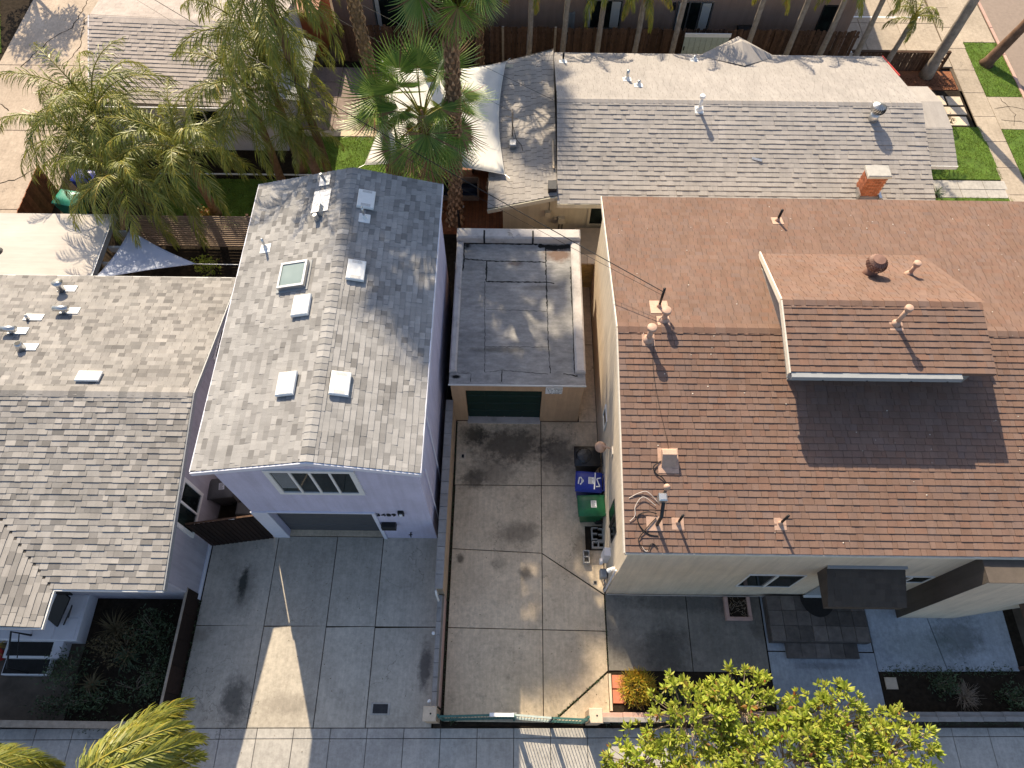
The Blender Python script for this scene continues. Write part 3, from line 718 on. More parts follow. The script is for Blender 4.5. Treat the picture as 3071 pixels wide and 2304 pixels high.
for x, y, kind in ((-14.26, 13.16, 2), (-13.77, 12.19, 1), (-14.75, 11.89, 0), (-14.96, 11.32, 1), (-14.38, 10.68, 3)):
    m = FN(x, y)
    fl = part("metal_flashing", MB().cbox(-.15,-.05,0,.42,.22,.024,.003).xf(m), "metal_white", roof)
    if kind == 1: part("vent_cowl", MB().tube([(0,0,-.02),(0,0,.16)], .075, 10).tube([(-.24,-.02,.2),(.2,-.02,.2)], .095, 12).xf(m), "metal_galv", fl, True)
    if kind == 0: part("vent_pipe", MB().tube([(0,0,-.02),(0,-.01,.2)], [.07,.03], 10).xf(m), "metal_galv", fl, True)
    if kind == 2: part("vent_cowl", MB().tube([(0,0,-.02),(0,0,.22),(0,0,.36)], [.12,.1,.17], 12).xf(m), "metal_galv", fl, True)
    if kind == 3: part("vent_pipe", MB().tube([(0,0,-.02),(0,0,.2),(0,0,.26)], [.14,.11,.1], 14).xf(m), "metal_galv", fl, True); part("pipe_mouth", MB().tube([(0,0,.26),(0,0,.262)], .085, 12).xf(m), "metal_black", fl)
window(H, 'y', -9.37, 6.0, 7.15, 1.50, 2.72, 1, 2, "trim_white", .11, .05)
window(H, 'y', -9.37, 11.3, 12.3, 1.8, 2.75, 1, 2, "trim_white", .11, .05)
po = part("porch", MB().cbox(-19.0, 3.12, -.1, -12.42, 4.42, .5, .012), "wall_white", H)
for i in range(6):
    for j in range(2): part("tile", MB().cbox(-13.1-.62*i, 3.75-.62*j+.02, .5, -12.5-.62*i-.015, 4.36-.62*j, .514, .004), "wall_white", po)
BX("step", po, "trim_white", -14.5, 2.66, -.1, -13.08, 3.119, .3); BX("tread", po, "interior", -14.42, 2.72, .3, -13.16, 3.10, .307)
BX("step", po, "trim_white", -14.5, 2.22, -.1, -13.2, 2.655, .12); BX("tread", po, "interior", -14.48, 2.26, .12, -13.22, 2.65, .126)
BX("cheek_wall", po, "wall_white", -13.075, 2.66, -.1, -12.86, 3.118, .34)
part("handrail", MB().tube([(-13.75,2.28,.1),(-13.75,2.30,1.1),(-13.75,3.2,1.42),(-13.75,3.25,.5)], .028, 8).tube([(-13.75,2.6,.8),(-13.75,3.2,1.05)], .016, 6), "metal_black", po)
part("handrail", MB().tube([(-14.75,3.2,.5),(-14.75,3.18,1.3),(-14.75,2.4,1.0),(-14.75,2.3,.1)], .028, 8), "metal_black", po)

# ------------------------------------------------------------------ flat-roofed garage
H = thing("flat_roof_garage", "small peach stucco garage with stained flat grey roof and dark green door", "garage", (.15, 13.5, 0))
part("wall", MB().box(-1.92, 10.52, -.1, -1.48, 10.72, 2.58).box(.96, 10.52, -.1, 2.26, 10.72, 2.58).box(-1.48, 10.52, 2.16, .96, 10.72, 2.58)
     .box(-1.92, 10.72, -.1, -1.72, 16.48, 2.58).box(2.06, 10.72, -.1, 2.26, 16.48, 2.58).box(-1.72, 16.28, -.1, 2.06, 16.48, 2.58), "stucco_peach", H)
roof = part("roof", MB().box(-1.96, 10.49, 2.581, 2.29, 16.50, 2.63), "roll_roof", H)
def curb(x0, y0, x1, y1, h, name="parapet"):
    part(name, MB().cbox(x0, y0, 2.631, x1, y1, 2.63+h, .05), "parapet_coat", roof)
curb(-1.97, 16.08, 2.30, 16.52, .30); curb(1.97, 10.9, 2.295, 16.079, .17); curb(-1.965, 10.9, -1.74, 16.079, .12)
BX("drip_edge", roof, "trim_white", -1.98, 10.465, 2.565, 2.31, 10.488, 2.635)
def seam(pts, wd=.05):
    mb = MB(); z = 2.633 + random.uniform(0, .002)
    q = [Vector((*pts[0], 0))]
    for p in pts[1:]:
        p = Vector((*p, 0)); a = q[-1]; n = max(2, int((p-a).length/.07))
        q += [a.lerp(p, i/n) + Vector((random.uniform(-.012,.012), random.uniform(-.012,.012), 0)) for i in range(1, n+1)]
    ws = [wd*random.uniform(.45, 1.2)*.5 for _ in q]; L, Rr = [], []
    for i, p in enumerate(q):
        t = (q[min(i+1, len(q)-1)] - q[max(i-1, 0)]).normalized(); s = Vector((-t.y, t.x, 0))*ws[i]
        L.append((p.x+s.x, p.y+s.y, z)); Rr.append((p.x-s.x, p.y-s.y, z))
    k = len(q); mb.add(L+Rr, [(i, k+i, k+i+1, i+1) for i in range(k-1)])
    part("tar_seam", mb, "tar", roof)
for pts, wd in (([(-1.72,16.06),(-1.70,15.4),(-1.72,14.86)],.05), ([(-1.67,15.38),(-.88,15.3),(1.11,15.28)],.05), ([(-.92,15.32),(-.91,14.44),(1.11,14.42),(1.39,14.37)],.06), ([(1.11,16.03),(1.11,14.42),(1.13,13.44)],.05), ([(1.13,13.44),(1.15,11.95),(1.2,10.92)],.03),
                ([(-1.72,16.06),(-.25,16.06),(.84,16.05)],.07), ([(.85,16.0),(1.4,15.9),(1.96,16.0)],.2), ([(1.955,15.1),(1.955,13.46)],.07), ([(1.955,13.46),(1.955,12.52),(1.955,10.92)],.03), ([(-1.7,10.89),(-1.3,10.88),(-1.29,10.58)],.02),
                ([(-.86,10.92),(-.34,11.0),(1.13,10.88)],.016), ([(-.32,11.01),(-.32,10.6)],.03), ([(-.96,14.43),(-.9,12.5),(-.86,10.92)],.018), ([(-.89,11.86),(1.15,11.87)],.018), ([(-.89,13.3),(1.12,13.25)],.014), ([(1.6,10.9),(2.05,10.82)],.05)): seam(pts, wd)
for x in (-1.02, .66): part("tar_seam", MB().box(x-.03, 16.07, 2.64, x+.03, 16.40, 2.936), "tar", roof)
dr = BX("garage_door", H, "door_green", -1.48, 10.66, 0, .96, 10.70, 2.16)
for i in range(4):
    for j in range(4): part("door_panel", MB().cbox(-1.44+.605*i, 10.635, .05+.525*j, -.875+.605*i, 10.659, .54+.525*j, .012), "door_green", dr)
BX("sill", H, "parapet_coat", -1.5, 10.40, -.05, .98, 10.66, .035)
sg = BX("notice_board", H, "print_white", 1.06, 10.49, 2.05, 1.59, 10.519, 2.48)
mb = MB()
for r, segs in enumerate(((.28,.5,.1), (.08,.14,.06,.30,.22), (.06,.10,.46,.0), (.12,.34,.18,.10))):
    x = 1.10 + .03*r
    for k, L in enumerate(segs):
        L *= .62
        if L > 0:
            n = max(1, int(L/.035))
            for q in range(n): mb.box(x+q*.035, 10.484, 2.41-.1*r-.05+random.uniform(0,.015), x+q*.035+random.uniform(.015,.028), 10.489, 2.41-.1*r+random.uniform(-.012,.0))
            x += L+.045
mb.v = [(min(p[0], 1.575), p[1], p[2]) for p in mb.v]
part("lettering", mb, "print_dark", sg)

# ------------------------------------------------------------------ brown-roofed house
H = thing("brown_roof_house", "cream stucco house with broad reddish-brown shingle roof and raised dormer", "house", (9, 10.5, 0))
part("wall", MB().box(2.93, 4.73, -.1, 3.13, 16.1, 4.7).box(3.13, 4.73, -.1, 18.0, 4.93, 4.66).box(3.13, 15.9, -.1, 18.0, 16.1, 4.66)
     .xprism([(4.73, 4.7), (16.1, 4.7), (10.47, 5.86)], 2.93, 3.13), "stucco_cream", H)
roof = part("roof", MB().xprism([(4.70, 4.8), (10.47, 6.0), (16.24, 4.8), (16.24, 4.66), (10.47, 5.86), (4.70, 4.66)], 2.82, 18.2), "roof_felt", H)
LS = math.hypot(5.77, 1.2)
sl = Slopes("shingle_brown", 300)
sl.slope((2.82, 4.70, 4.8), (1,0,0), (0,5.77,1.2), [(0,0), (15.3,0), (15.3,LS), (0,LS)], .173, (.11,.32), (.016,.024,.024,.028), .003, .006)
sl.slope((18.12, 16.24, 4.8), (-1,0,0), (0,-5.77,1.2), [(0,0), (15.3,0), (15.3,LS), (0,LS)], .16, (.12,.32), (.010,.014), .003, .011)
ridge_caps(roof, "shingle_brown", (2.82, 10.47, 6.0), (17.5, 10.47, 6.0), (0,1,0), .208, .208, .16, .29, .022)
# raised dormer
DW, DE, dz = 6.9, 12.02, 7.05
dm = part("dormer", MB().box(7.2, 9.05, 5.0, 11.8, 10.9, 6.60).xprism([(10.9, 5.0), (12.9, 5.0), (12.9, 5.5), (10.9, 6.60)], 7.2, 11.8), "stucco_grey", roof)
part("dormer_deck", MB().add([(DW,8.75,6.70),(DE,8.75,6.70),(DE,10.66,dz),(DW,10.66,dz),(7.30,13.5,5.40),(DE+.1,13.5,5.40),(DW,8.75,6.60),(DE,8.75,6.60),(DE,10.66,dz-.11),(DW,10.66,dz-.11),(7.30,13.5,5.30),(DE+.1,13.5,5.30)],
     [(0,1,2,3),(3,2,5,4),(7,6,9,8),(8,9,10,11),(0,6,7,1),(0,3,9,6),(3,4,10,9),(1,7,8,2),(2,8,11,5)]), "shingle_brown", dm)
L1, L2 = math.hypot(1.91, .35), math.hypot(2.84, 1.65)
sl.slope((DW, 8.75, 6.70), (1,0,0), (0,1.91,.35), [(0,0), (DE-DW,0), (DE-DW,L1), (0,L1)], .173, (.11,.32), (.02,.026,.03), .003)
sl.slope((DE+.1, 13.5, 5.40), (-1,0,0), (0,-2.84,1.65), [(0,0), (DE+.1-7.3,0), (DE+.1-DW,L2), (0,L2)], .16, (.12,.32), (.010,.014), .003, .011)
sl.finish(roof)
ridge_caps(dm, "shingle_brown", (DW, 10.66, dz), (DE, 10.66, dz), (0,1,0), .55, .18, .15, .29, .022)
beam_ = lambda a, b, wd, h: beam(MB(), a, b, wd, h)
part("rake_board", beam_((DW-.02, 8.72, 6.66), (DW-.02, 10.66, 7.01), .04, .15), "board_white", dm)
part("rake_board", beam_((DW-.02, 10.66, 7.01), (7.28, 13.5, 5.40), .04, .15), "board_white", dm)
part("rake_board", beam_((7.16, 9.0, 6.22), (7.16, 11.3, 6.62), .06, .10), "board_white", dm)
gt = part("gutter", MB().xprism([(8.745, 6.70), (8.60, 6.70), (8.58, 6.58), (8.64, 6.54), (8.745, 6.54)], DW+.02, 11.15), "gutter_paint", dm)
BX("fascia", dm, "gutter_paint", DW+.02, 8.755, 6.38, 11.3, 8.80, 6.595)
for x in (7.7, 8.8, 9.9, 10.8): part("bracket", MB().box(x, 8.570, 6.56, x+.03, 8.579, 6.60), "metal_dark", gt)
# rake boards, eaves
BX("eave_board", roof, "board_white", 2.82, 4.665, 4.66, 18.2, 4.698, 4.79)
for a, b in (((4.70, 4.72), (10.47, 5.92)), ((10.47, 5.92), (16.24, 4.72))):
    part("rake_board", beam_((2.80, a[0], a[1]), (2.80, b[0], b[1]), .036, .16), "board_white", roof)
zs = lambda y: 4.8 + .208*(y-4.70) if y < 10.47 else 6.0 - .208*(y-10.47)
vent_pipe(roof, (3.62, 10.12, zs(10.12)), .50, .075, slope=.208); vent_pipe(roof, (4.07, 10.72, zs(10.72)), .40, .075, slope=-.208)
vent_pipe(roof, (11.02, 12.25, 6.10), .42, .06, slope=-.55); vent_pipe(dm, (9.72, 10.05, 6.93), .62, .06, slope=.18)
for x, y in ((4.14, 5.40), (6.67, 5.42)):
    vent_pipe(roof, (x, y, zs(y)), .62, .032, "metal_black", False, .208, (.0, .0), .30, "metal_tan")
vent_pipe(roof, (8.19, 15.1, zs(15.1)), .50, .04, "metal_black", False, -.208, (0,0), .34, "metal_tan")
vent_pipe(roof, (4.02, 11.25, zs(11.25)), .85, .035, "metal_black", False, -.208, (0,0), .5, "metal_tan", name="service_mast")
# turbine ventilator
tb = part("turbine_vent", MB().tube([(9.92,12.25,5.9),(9.92,12.25,6.42)], [.2,.17], 18), "metal_brown", roof, True)
mb = MB(); nv = 20
prof = [(.17,6.42),(.26,6.48),(.29,6.58),(.26,6.69),(.16,6.76)]
for k in range(nv):
    a0 = 2*math.pi*k/nv
    for (r0, z0), (r1, z1) in zip(prof, prof[1:]):
        t0, t1 = (z0-6.42)*1.6, (z1-6.42)*1.6
        pts = []
        for r, z, t, da in ((r0,z0,t0,0),(r0*.9,z0,t0,.27),(r1*.9,z1,t1,.27),(r1,z1,t1,0)): pts.append((9.92+r*math.cos(a0+t+da), 12.25+r*math.sin(a0+t+da), z))
        mb.add(pts, [(0,1,2,3)])
part("vanes", mb, "metal_brown", tb)
part("turbine_cap", MB().lathe([(.17,6.75),(.165,6.775),(.03,6.79)], (9.92,12.25,0), 20), "metal_brown", tb)
part("flashing", MB().cbox(-.3,-.4,0,.3,.3,.02,.003).xf(sframe(9.92, 12.2, 6.135, (1,0,0), (0,1,-.55))), "metal_brown", tb)
# hooded roof vent
mb = MB().xprism([(6.72,5.22),(7.12,5.30),(7.16,5.48),(7.10,5.54),(6.98,5.55)], 3.80, 4.16)
hv = part("hood_vent", mb, "metal_tan", roof); part("flashing", MB().cbox(-.26,-.35,0,.26,.3,.02,.003).xf(sframe(3.98, 6.95, zs(6.95)+.01, (1,0,0), (0,1,.208))), "metal_tan", hv)
# aerial bracket with its tangle of cable
ab = part("aerial_bracket", MB().tube([(3.62,5.35,4.9),(3.62,5.36,5.55),(3.66,5.8,5.95)], .045, 10), "metal_dark", roof)
part("clamp", MB().cbox(3.52,5.62,5.72,3.72,5.82,5.98,.03), "metal_galv", ab); part("aerial_head", MB().lathe([(.03,0),(.075,.03),(.085,.10),(.06,.16),(.01,.18)], (3.72,5.95,5.9), 14), "metal_tan", ab, True)
part("bracket_foot", MB().cbox(-.2,-.15,0,.2,.2,.02,.004).xf(sframe(3.56, 5.35, zs(5.35)+.015, (1,0,0), (0,1,.208))), "metal_tan", ab)
def lay(pts, r, mat, name, parent, dzz=.03, fz=None):
    pts = [Vector((x, y, (fz or zs)(y) + dzz + (random.uniform(0,.05)))) for x, y in pts]; q = []
    for i in range(len(pts)-1):
        p0, p1, p2, p3 = pts[max(i-1,0)], pts[i], pts[i+1], pts[min(i+2, len(pts)-1)]
        for t in np.linspace(0, 1, 6, endpoint=False):
            q.append(.5*((2*p1) + (p2-p0)*t + (2*p0-5*p1+4*p2-p3)*t*t + (3*p1-p0-3*p2+p3)*t**3))
    return part(name, MB().tube(q+[pts[-1]], r, 6), mat, parent)
for pts, r, mt in (([(4.0,7.1),(3.82,6.92),(3.60,6.76),(3.64,6.6),(3.80,6.48),(3.90,6.3),(3.80,6.1),(3.64,6.0)], .014, "cable_black"), ([(3.7,5.85),(3.42,6.12),(3.2,6.1),(2.95,5.98)], .009, "cable_pale"), ([(3.6,5.8),(3.3,6.0),(3.1,5.78),(3.08,5.55),(2.95,5.42)], .009, "cable_pale"),
                   ([(3.62,5.6),(3.40,5.64),(3.15,5.55),(3.2,5.3),(3.40,5.12),(3.63,5.08)], .014, "cable_black"), ([(3.6,5.5),(3.35,5.25),(3.15,5.0),(3.18,4.85),(3.3,4.74)], .012, "cable_black"), ([(3.28,4.76),(3.38,4.74),(3.42,4.86),(3.52,4.89),(3.62,4.76)], .012, "cable_black"), ([(3.22,4.82),(3.3,4.72),(3.36,4.72)], .01, "cable_pale"), ([(3.75,10.0),(3.70,9.3),(3.80,8.4),(3.95,7.6),(4.02,7.1)], .006, "cable_black")):
    lay(pts, r, mt, "cable", ab)
mb = MB()
for i in range(110):                              # pale droppings and grit dotted on the shingles
    x, y = random.uniform(3.0, 15), random.uniform(4.9, 15.8)
    if 6.6 < x < 12.3 and 8.5 < y < 13.8: continue
    r = random.uniform(.008, .022); z = zs(y)+.024
    mb.add([(x+r*math.cos(a), y+r*math.sin(a), z) for a in (0,1.2,2.5,3.8,5)] + [(x, y, z+r*.6)], [(0,1,5),(1,2,5),(2,3,5),(3,4,5),(4,0,5)])
o = part("roof_grit", mb, "board_white", roof); o["kind"] = "stuff"
# openings and fittings of the front and side walls
window(H, 'y', 2.93, 5.82, 6.70, 1.80, 2.86, -1, 2, "metal_dark", .035, .02); window(H, 'y', 2.93, 9.45, 9.95, 1.70, 2.3, -1, 1, "trim_white", .05, .03)
window(H, 'x', 4.73, 6.54, 8.04, 1.30, 2.60, -1, 2, "trim_white", .035, .03); window(H, 'x', 4.73, 10.35, 11.48, 2.05, 2.62, -1, 2, "trim_white", .05, .03)
dd = part("front_door", MB().box(8.86, 4.69, .32, 9.75, 4.729, 2.4), "gutter_paint", H); BX("door_step", dd, "trim_white", 8.80, 4.62, .30, 9.8, 4.688, .36)
hd = part("porch_hood", MB().xprism([(4.728, 3.58), (3.80, 3.20), (3.80, 2.86), (4.728, 2.90)], 8.24, 10.24), "stucco_dark", H)
BX("ledger", hd, "gutter_paint", 8.22, 4.66, 3.60, 10.28, 4.728, 3.68)
s2 = Slopes("shingle_dark", 300)
s2.slope((8.22, 3.78, 3.205), (1,0,0), (0,.93,.38), [(0,0), (2.04,0), (2.04,1.0), (0,1.0)], .15, (.14,.32), (.01,.014)); s2.finish(hd)
by = part("bay", MB().prism([(11.65,4.13),(13.3,4.13),(16.2,4.60),(16.2,4.729),(11.65,4.729)], -.1, 4.62), "stucco_cream", H); part("bay_top", MB().prism([(11.62,4.10),(13.3,4.10),(16.2,4.57),(16.2,4.729),(11.62,4.729)], 4.621, 4.655), "stucco_dark", by)
part("bay_west_panel", MB().box(11.625, 4.12, -.05, 11.649, 4.729, 4.62), "stucco_dark", by)  # thin dark panel covering the bay's west face
part("floodlight", MB().lathe([(.03,0),(.16,.04),(.17,.12),(.11,.24),(.04,.30)], (2.62,8.35,2.72), 16), "metal_tan", H, True)
part("lamp_arm", MB().tube([(2.93,8.2,3.0),(2.78,8.25,3.02),(2.64,8.34,3.0)], .03, 8), "metal_tan", H); BX("mounting_plate", H, "board_white", 2.90, 7.98, 2.9, 2.93, 8.22, 3.18)
mp = BX("meter_panel", H, "wall_white", 2.74, 5.48, .7, 2.93, 5.72, 1.55); part("meter_dial", MB().tube([(2.66,5.45,1.0),(2.74,5.45,1.0)], .09, 16), "wall_white", mp)
part("gas_meter", MB().cbox(2.70,5.05,.45,2.9,5.3,.8,.03).tube([(2.8,5.2,-.02),(2.8,5.2,.46)], .025, 8).tube([(2.8,5.0,.6),(2.86,4.88,.6),(2.86,4.86,-.02)], .022, 8), "gutter_paint", mp)
part("wall_camera", MB().tube([(2.93,4.95,2.15),(2.84,4.95,2.15)], .06, 12).tube([(2.84,4.95,2.15),(2.76,4.92,2.05)], [.05,.07], 12), "metal_white", H)
part("downpipe", MB().tube([(2.89,4.80,.05),(2.89,4.80,2.6)], .03, 8), "wall_white", H)
part("wall_cable", MB().tube([(2.95,4.69,.09),(4.5,4.69,.05),(6.0,4.68,.10),(7.2,4.69,.06),(7.9,4.70,.14),(8.8,4.70,.10)], .012, 6), "cable_pale", H)
for x in (5.6,): BX("vent_grille", H, "metal_dark", 7.9, 4.72, 1.5, 7.96, 4.729, 1.56)

# ------------------------------------------------------------------ slate steps by the front door
st = thing("slate_steps", "dark slate-tiled landing and step in front of the door hood", "steps", (9.2, 3.8, 0))
part("landing", MB().box(7.66, 3.36, -.1, 10.56, 4.66, .295), "slate", st); part("step", MB().box(8.12, 2.94, -.1, 10.2, 3.358, .135), "slate", st)
for i in range(7):
    for j in range(3):
        x, y = 7.68 + .411*i, 3.38 + .43*j
        if j == 2 and 8.4 < x < 9.7: continue
        part("slate_tile", MB().cbox(x+.006, y+.006, .295, x+.405, y+.424, .312 + random.uniform(0, .006), .005), "slate", st)
for i in range(5): part("slate_tile", MB().cbox(8.13+.414*i, 2.945, .135, 8.13+.414*i+.406, 3.35, .150, .005), "slate", st)
mb = MB().prism([(9.21+.50*math.cos(a), 4.66+.60*math.sin(a)) for a in np.linspace(math.pi, 2*math.pi, 18)], .296, .322)
tag(part("door_mat", mb, "interior"), "half-round dark doormat lying on the slate landing", "doormat")
pb = thing("corner_planter", "small pink-edged square planter with dry stems against the front wall", "planter", (6.85, 4.3, 0))
for a in ((6.47,3.98,7.25,4.08), (6.47,4.08,6.58,4.66), (7.15,4.08,7.25,4.66)): part("edging", MB().cbox(a[0],a[1],-.05,a[2],a[3],.14,.012), "block_pink", pb)
BX("soil", pb, "soil", 6.58, 4.08, -.05, 7.15, 4.66, .05)
mb = MB()
for i in range(60):
    p = Vector((random.uniform(6.62,7.12), random.uniform(4.12,4.62), .05)); q = p + Vector((random.uniform(-.1,.1), random.uniform(-.1,.1), random.uniform(.03,.15)))
    mb.tube([p, q], .006, 4)
o = part("dry_stems", mb, "twig_pale", pb); o["kind"] = "stuff"
# ------------------------------------------------------------------ white-roofed house behind
H = thing("white_roof_house", "long cream house with pale shingle gable roof and brick chimney", "house", (8, 21.8, 0))
part("wall", MB().box(-.42, 18.35, -.1, 14.9, 18.55, 2.62).box(-.42, 25.1, -.1, 14.9, 25.3, 2.75).box(-.42, 18.55, -.1, -.22, 25.1, 2.5).box(14.7, 18.55, -.1, 14.9, 25.1, 2.9)
     .xprism([(18.35, 2.75), (25.3, 2.75), (21.75, 3.8)], 14.7, 14.9), "siding_cream", H)
roof = part("roof", MB().xprism([(17.68, 2.9), (21.75, 4.0), (25.85, 2.9), (25.85, 2.76), (21.75, 3.86), (17.68, 2.76)], 1.53, 15.0), "roof_felt", H)
pr = part("porch_roof", MB().xprism([(19.75, 2.9), (21.3, 3.32), (22.7, 3.32), (24.0, 2.96), (24.0, 2.84), (21.75, 3.3), (19.75, 2.78)], 15.0, 16.35), "shingle_white", roof)
an = part("annex_roof", MB().add([(-.95,17.62,2.60),(1.54,17.92,3.02),(1.54,25.95,3.02),(-.95,25.5,2.60),(-.95,17.62,2.48),(1.54,17.92,2.88),(1.54,25.95,2.88),(-.95,25.5,2.48)], [(0,1,2,3),(7,6,5,4),(0,4,5,1),(1,5,6,2),(2,6,7,3),(3,7,4,0)]), "roof_felt", roof)
sl = Slopes("shingle_white", 300)
La = math.hypot(4.07, 1.1)
sl.slope((1.53, 17.68, 2.9), (1,0,0), (0,4.07,1.1), [(0,0), (13.47,0), (13.47,La), (0,La)], .19, (.16,.34), (.012,.022,.026,.032), .004)
sl.slope((15.0, 25.85, 2.9), (-1,0,0), (0,-4.1,1.1), [(0,0), (13.47,0), (13.47,La), (0,La)], .17, (.2,.36), (.008,.012), .003, .008)
Lb = math.hypot(2.49, .42)
sl.slope((-.95, 25.45, 2.60), (0,-1,0), (2.49,0,.42), [(0,0), (7.8,0), (7.5,Lb), (-.4,Lb)], .225, (.24,.36), (.014,.022), .004, .018)
sl.slope((15.0, 19.75, 2.9), (1,0,0), (0,1.55,.42), [(0,0), (1.35,0), (1.35,1.6), (0,1.6)], .19, (.16,.34), (.012,.018), .004)
sl.finish(roof)
ridge_caps(roof, "shingle_white", (1.53, 21.75, 4.0), (15.0, 21.75, 4.0), (0,1,0), .27, .27, .15, .22)
BX("eave_board", roof, "siding_cream", 1.53, 17.645, 2.72, 15.0, 17.678, 2.91); BX("eave_board", roof, "trim_white", 15.0, 19.715, 2.76, 16.36, 19.748, 2.91)
part("eave_board", beam(MB(), (-.96, 17.60, 2.53), (1.54, 17.90, 2.94), .04, .17), "siding_cream", roof)
BX("gutter", roof, "paint_red", 15.002, 24.02, 2.84, 16.36, 24.05, 2.92); part("rake_trim", beam(MB(), (15.02, 24.02, 3.42), (15.02, 25.88, 2.90), .04, .05), "paint_red", roof)
part("hip", MB().add([(7.45,25.7,2.95),(9.1,26.5,3.28),(10.6,25.7,2.95),(9.1,24.7,3.27),(9.1,25.9,3.5)], [(0,3,4),(3,2,4),(0,4,1),(4,2,1)]), "shingle_white", roof)
zn = lambda y: 4.0 - .27*abs(y-21.75)
for x, y, hh, mt in ((4.29,23.45,.42,"metal_galv"), (4.67,22.95,.22,"metal_galv"), (1.89,25.0,.4,"metal_black"), (6.75,21.4,.5,"metal_white"), (7.2,25.3,.2,"metal_galv")):
    vent_pipe(roof, (x, y, zn(y)), hh, .06 if mt != "metal_black" else .04, mt, mt == "metal_white", -.27 if y > 21.75 else .27, (0,0), .32, "metal_white")
tb = part("turbine_vent", MB().tube([(13.1,21.1,3.7),(13.1,21.1,4.15)], [.19,.16], 18), "metal_galv", roof, True)
mb = MB()
prof = [(.16,4.15),(.25,4.2),(.28,4.3),(.25,4.41),(.03,4.49)]
for k in range(18):
    a0 = 2*math.pi*k/18
    for (r0, z0), (r1, z1) in zip(prof, prof[1:]):
        mb.add([(13.1+r*math.cos(a0+(z-4.15)*1.8+da), 21.1+r*math.sin(a0+(z-4.15)*1.8+da), z) for r, z, da in ((r0,z0,0),(r0*.88,z0,.28),(r1*.88,z1,.28),(r1,z1,0))], [(0,1,2,3)])
part("vanes", mb, "metal_galv", tb); part("drum", MB().lathe([(.13,4.15),(.2,4.3),(.02,4.46)], (13.1,21.1,0), 16), "metal_dark", tb)
part("loose_shingle", MB().cbox(-.18,-.05,0,.18,.05,.02,.004).xf(sframe(8.73, 19.43, zn(19.43)+.03, (1,-.35,0), (.35,1,.27))), "metal_galv", roof)
ch = part("chimney", MB().box(12.24, 18.1, 2.5, 12.92, 18.55, 3.92), "mortar_pale", roof)
mb = MB()
for r in range(17):
    z = 2.55 + r*.079; o = .0 if r % 2 else .11
    for k in range(-1, 4):
        a, b = max(12.24, 12.24+o+k*.22), min(12.92, 12.24+o+k*.22+.205)
        if b-a > .03: mb.box(a, 18.085, z, b, 18.099, z+.066)
    for k in range(-1, 3):
        a, b = max(18.1, 18.1+o+k*.22), min(18.55, 18.1+o+k*.22+.205)
        if b-a > .03: mb.box(12.225, a, z, 12.239, b, z+.066); mb.box(12.921, a, z, 12.935, b, z+.066)
o = part("bricks", mb, "brick_red", ch); o["kind"] = "stuff"
part("chimney_cap", MB().cbox(12.17, 18.04, 3.921, 12.99, 18.6, 4.04, .03), "block_grey", ch)
part("flashing", MB().box(12.16, 17.95, 2.95, 12.22, 18.3, 3.25).box(12.95,17.95,2.95,13.05,18.25,3.1), "metal_galv", ch)
BX("meter_box", H, "siding_cream", 1.16, 18.2, 1.55, 1.38, 18.349, 1.85)
mt = BX("meter_box", H, "siding_cream", 1.66, 18.18, 1.25, 1.92, 18.349, 1.52); part("meter_cover", MB().tube([(1.55,18.2,1.38),(1.55,18.349,1.38)], .11, 14), "metal_galv", mt)
for x in (1.72, 1.84): part("conduit", MB().tube([(x,18.3,.1),(x,18.3,1.25)], .022, 8), "metal_dark", mt)
part("conduit", MB().tube([(1.3,18.31,1.85),(1.3,18.31,2.7)], .012, 6), "metal_dark", H)
window(H, 'x', 18.35, 2.86, 3.9, 1.13, 2.09, -1, 2, "siding_cream", .10, .05)
BX("roof_box", an, "metal_dark", 1.2, 18.1, 2.98, 1.5, 18.5, 3.2); part("roof_pipe", MB().tube([(1.42,19.2,3.08),(1.42,20.6,3.08)], .04, 8), "stone_pale", an)
am = part("aerial_mast", MB().tube([(-.1,21.2,2.75),(-.1,21.22,3.9)], .03, 8).tube([(-.1,21.22,3.9),(-.1,21.15,4.0),(-.1,21.0,3.98)], .04, 8).tube([(-.35,21.3,3.6),(.1,21.2,3.55)], .02, 6), "bark_grey", an)
part("mast_box", MB().cbox(-.2,20.5,2.72,.05,20.8,2.95,.02), "metal_galv", am)
part("cable", MB().tube([(-.1,21.1,3.4),(.05,20.9,2.85),(.25,20.6,2.85),(.3,20.3,2.86)], .012, 6), "cable_black", am)

# ------------------------------------------------------------------ tan-roofed house at the back left
H = thing("tan_roof_house", "house with tan shingle roof behind the feathery palms", "house", (-13.6, 25, 0))
part("wall", MB().box(-17.0, 23.2, -.1, -9.7, 23.4, 2.7).box(-9.9, 23.4, -.1, -9.7, 29.5, 2.9).box(-17.0, 23.4, -.1, -16.8, 29.5, 2.7), "wall_white", H)
rl = [(-17.3, 26.65, 3.75), (-9.6, 26.25, 3.75)]
roof = part("roof", MB().add([(-16.6,22.75,2.85),(-9.6,22.45,2.85),(-9.6,26.25,3.75),(-17.3,26.65,3.75),(-17.9,30.6,2.85),(-9.4,30.1,2.85)], [(0,1,2,3),(3,2,5,4)]).add([(-16.6,22.75,2.72),(-9.6,22.45,2.72),(-9.6,26.25,3.6),(-17.3,26.65,3.6)], [(3,2,1,0)]), "shingle_tan", H)
sl = Slopes("shingle_tan", 300)
sl.slope((-17.4, 22.74, 2.85), (1,-.045,0), (0,3.85,.9), [(.8,0), (7.75,0), (7.75,3.9), (.05,3.95)], .185, (.16,.34), (.016,.026,.03), .004)
sl.slope((-9.4, 30.1, 2.85), (-1,.06,0), (0,-3.9,.9), [(0,0), (8.4,0), (7.9,3.95), (.2,3.95)], .18, (.2,.36), (.008,.012), .003)
sl.finish(roof)
part("rake_board", beam(MB(), (-16.62, 22.72, 2.8), (-17.32, 26.65, 3.7), .04, .16), "wall_white", roof)
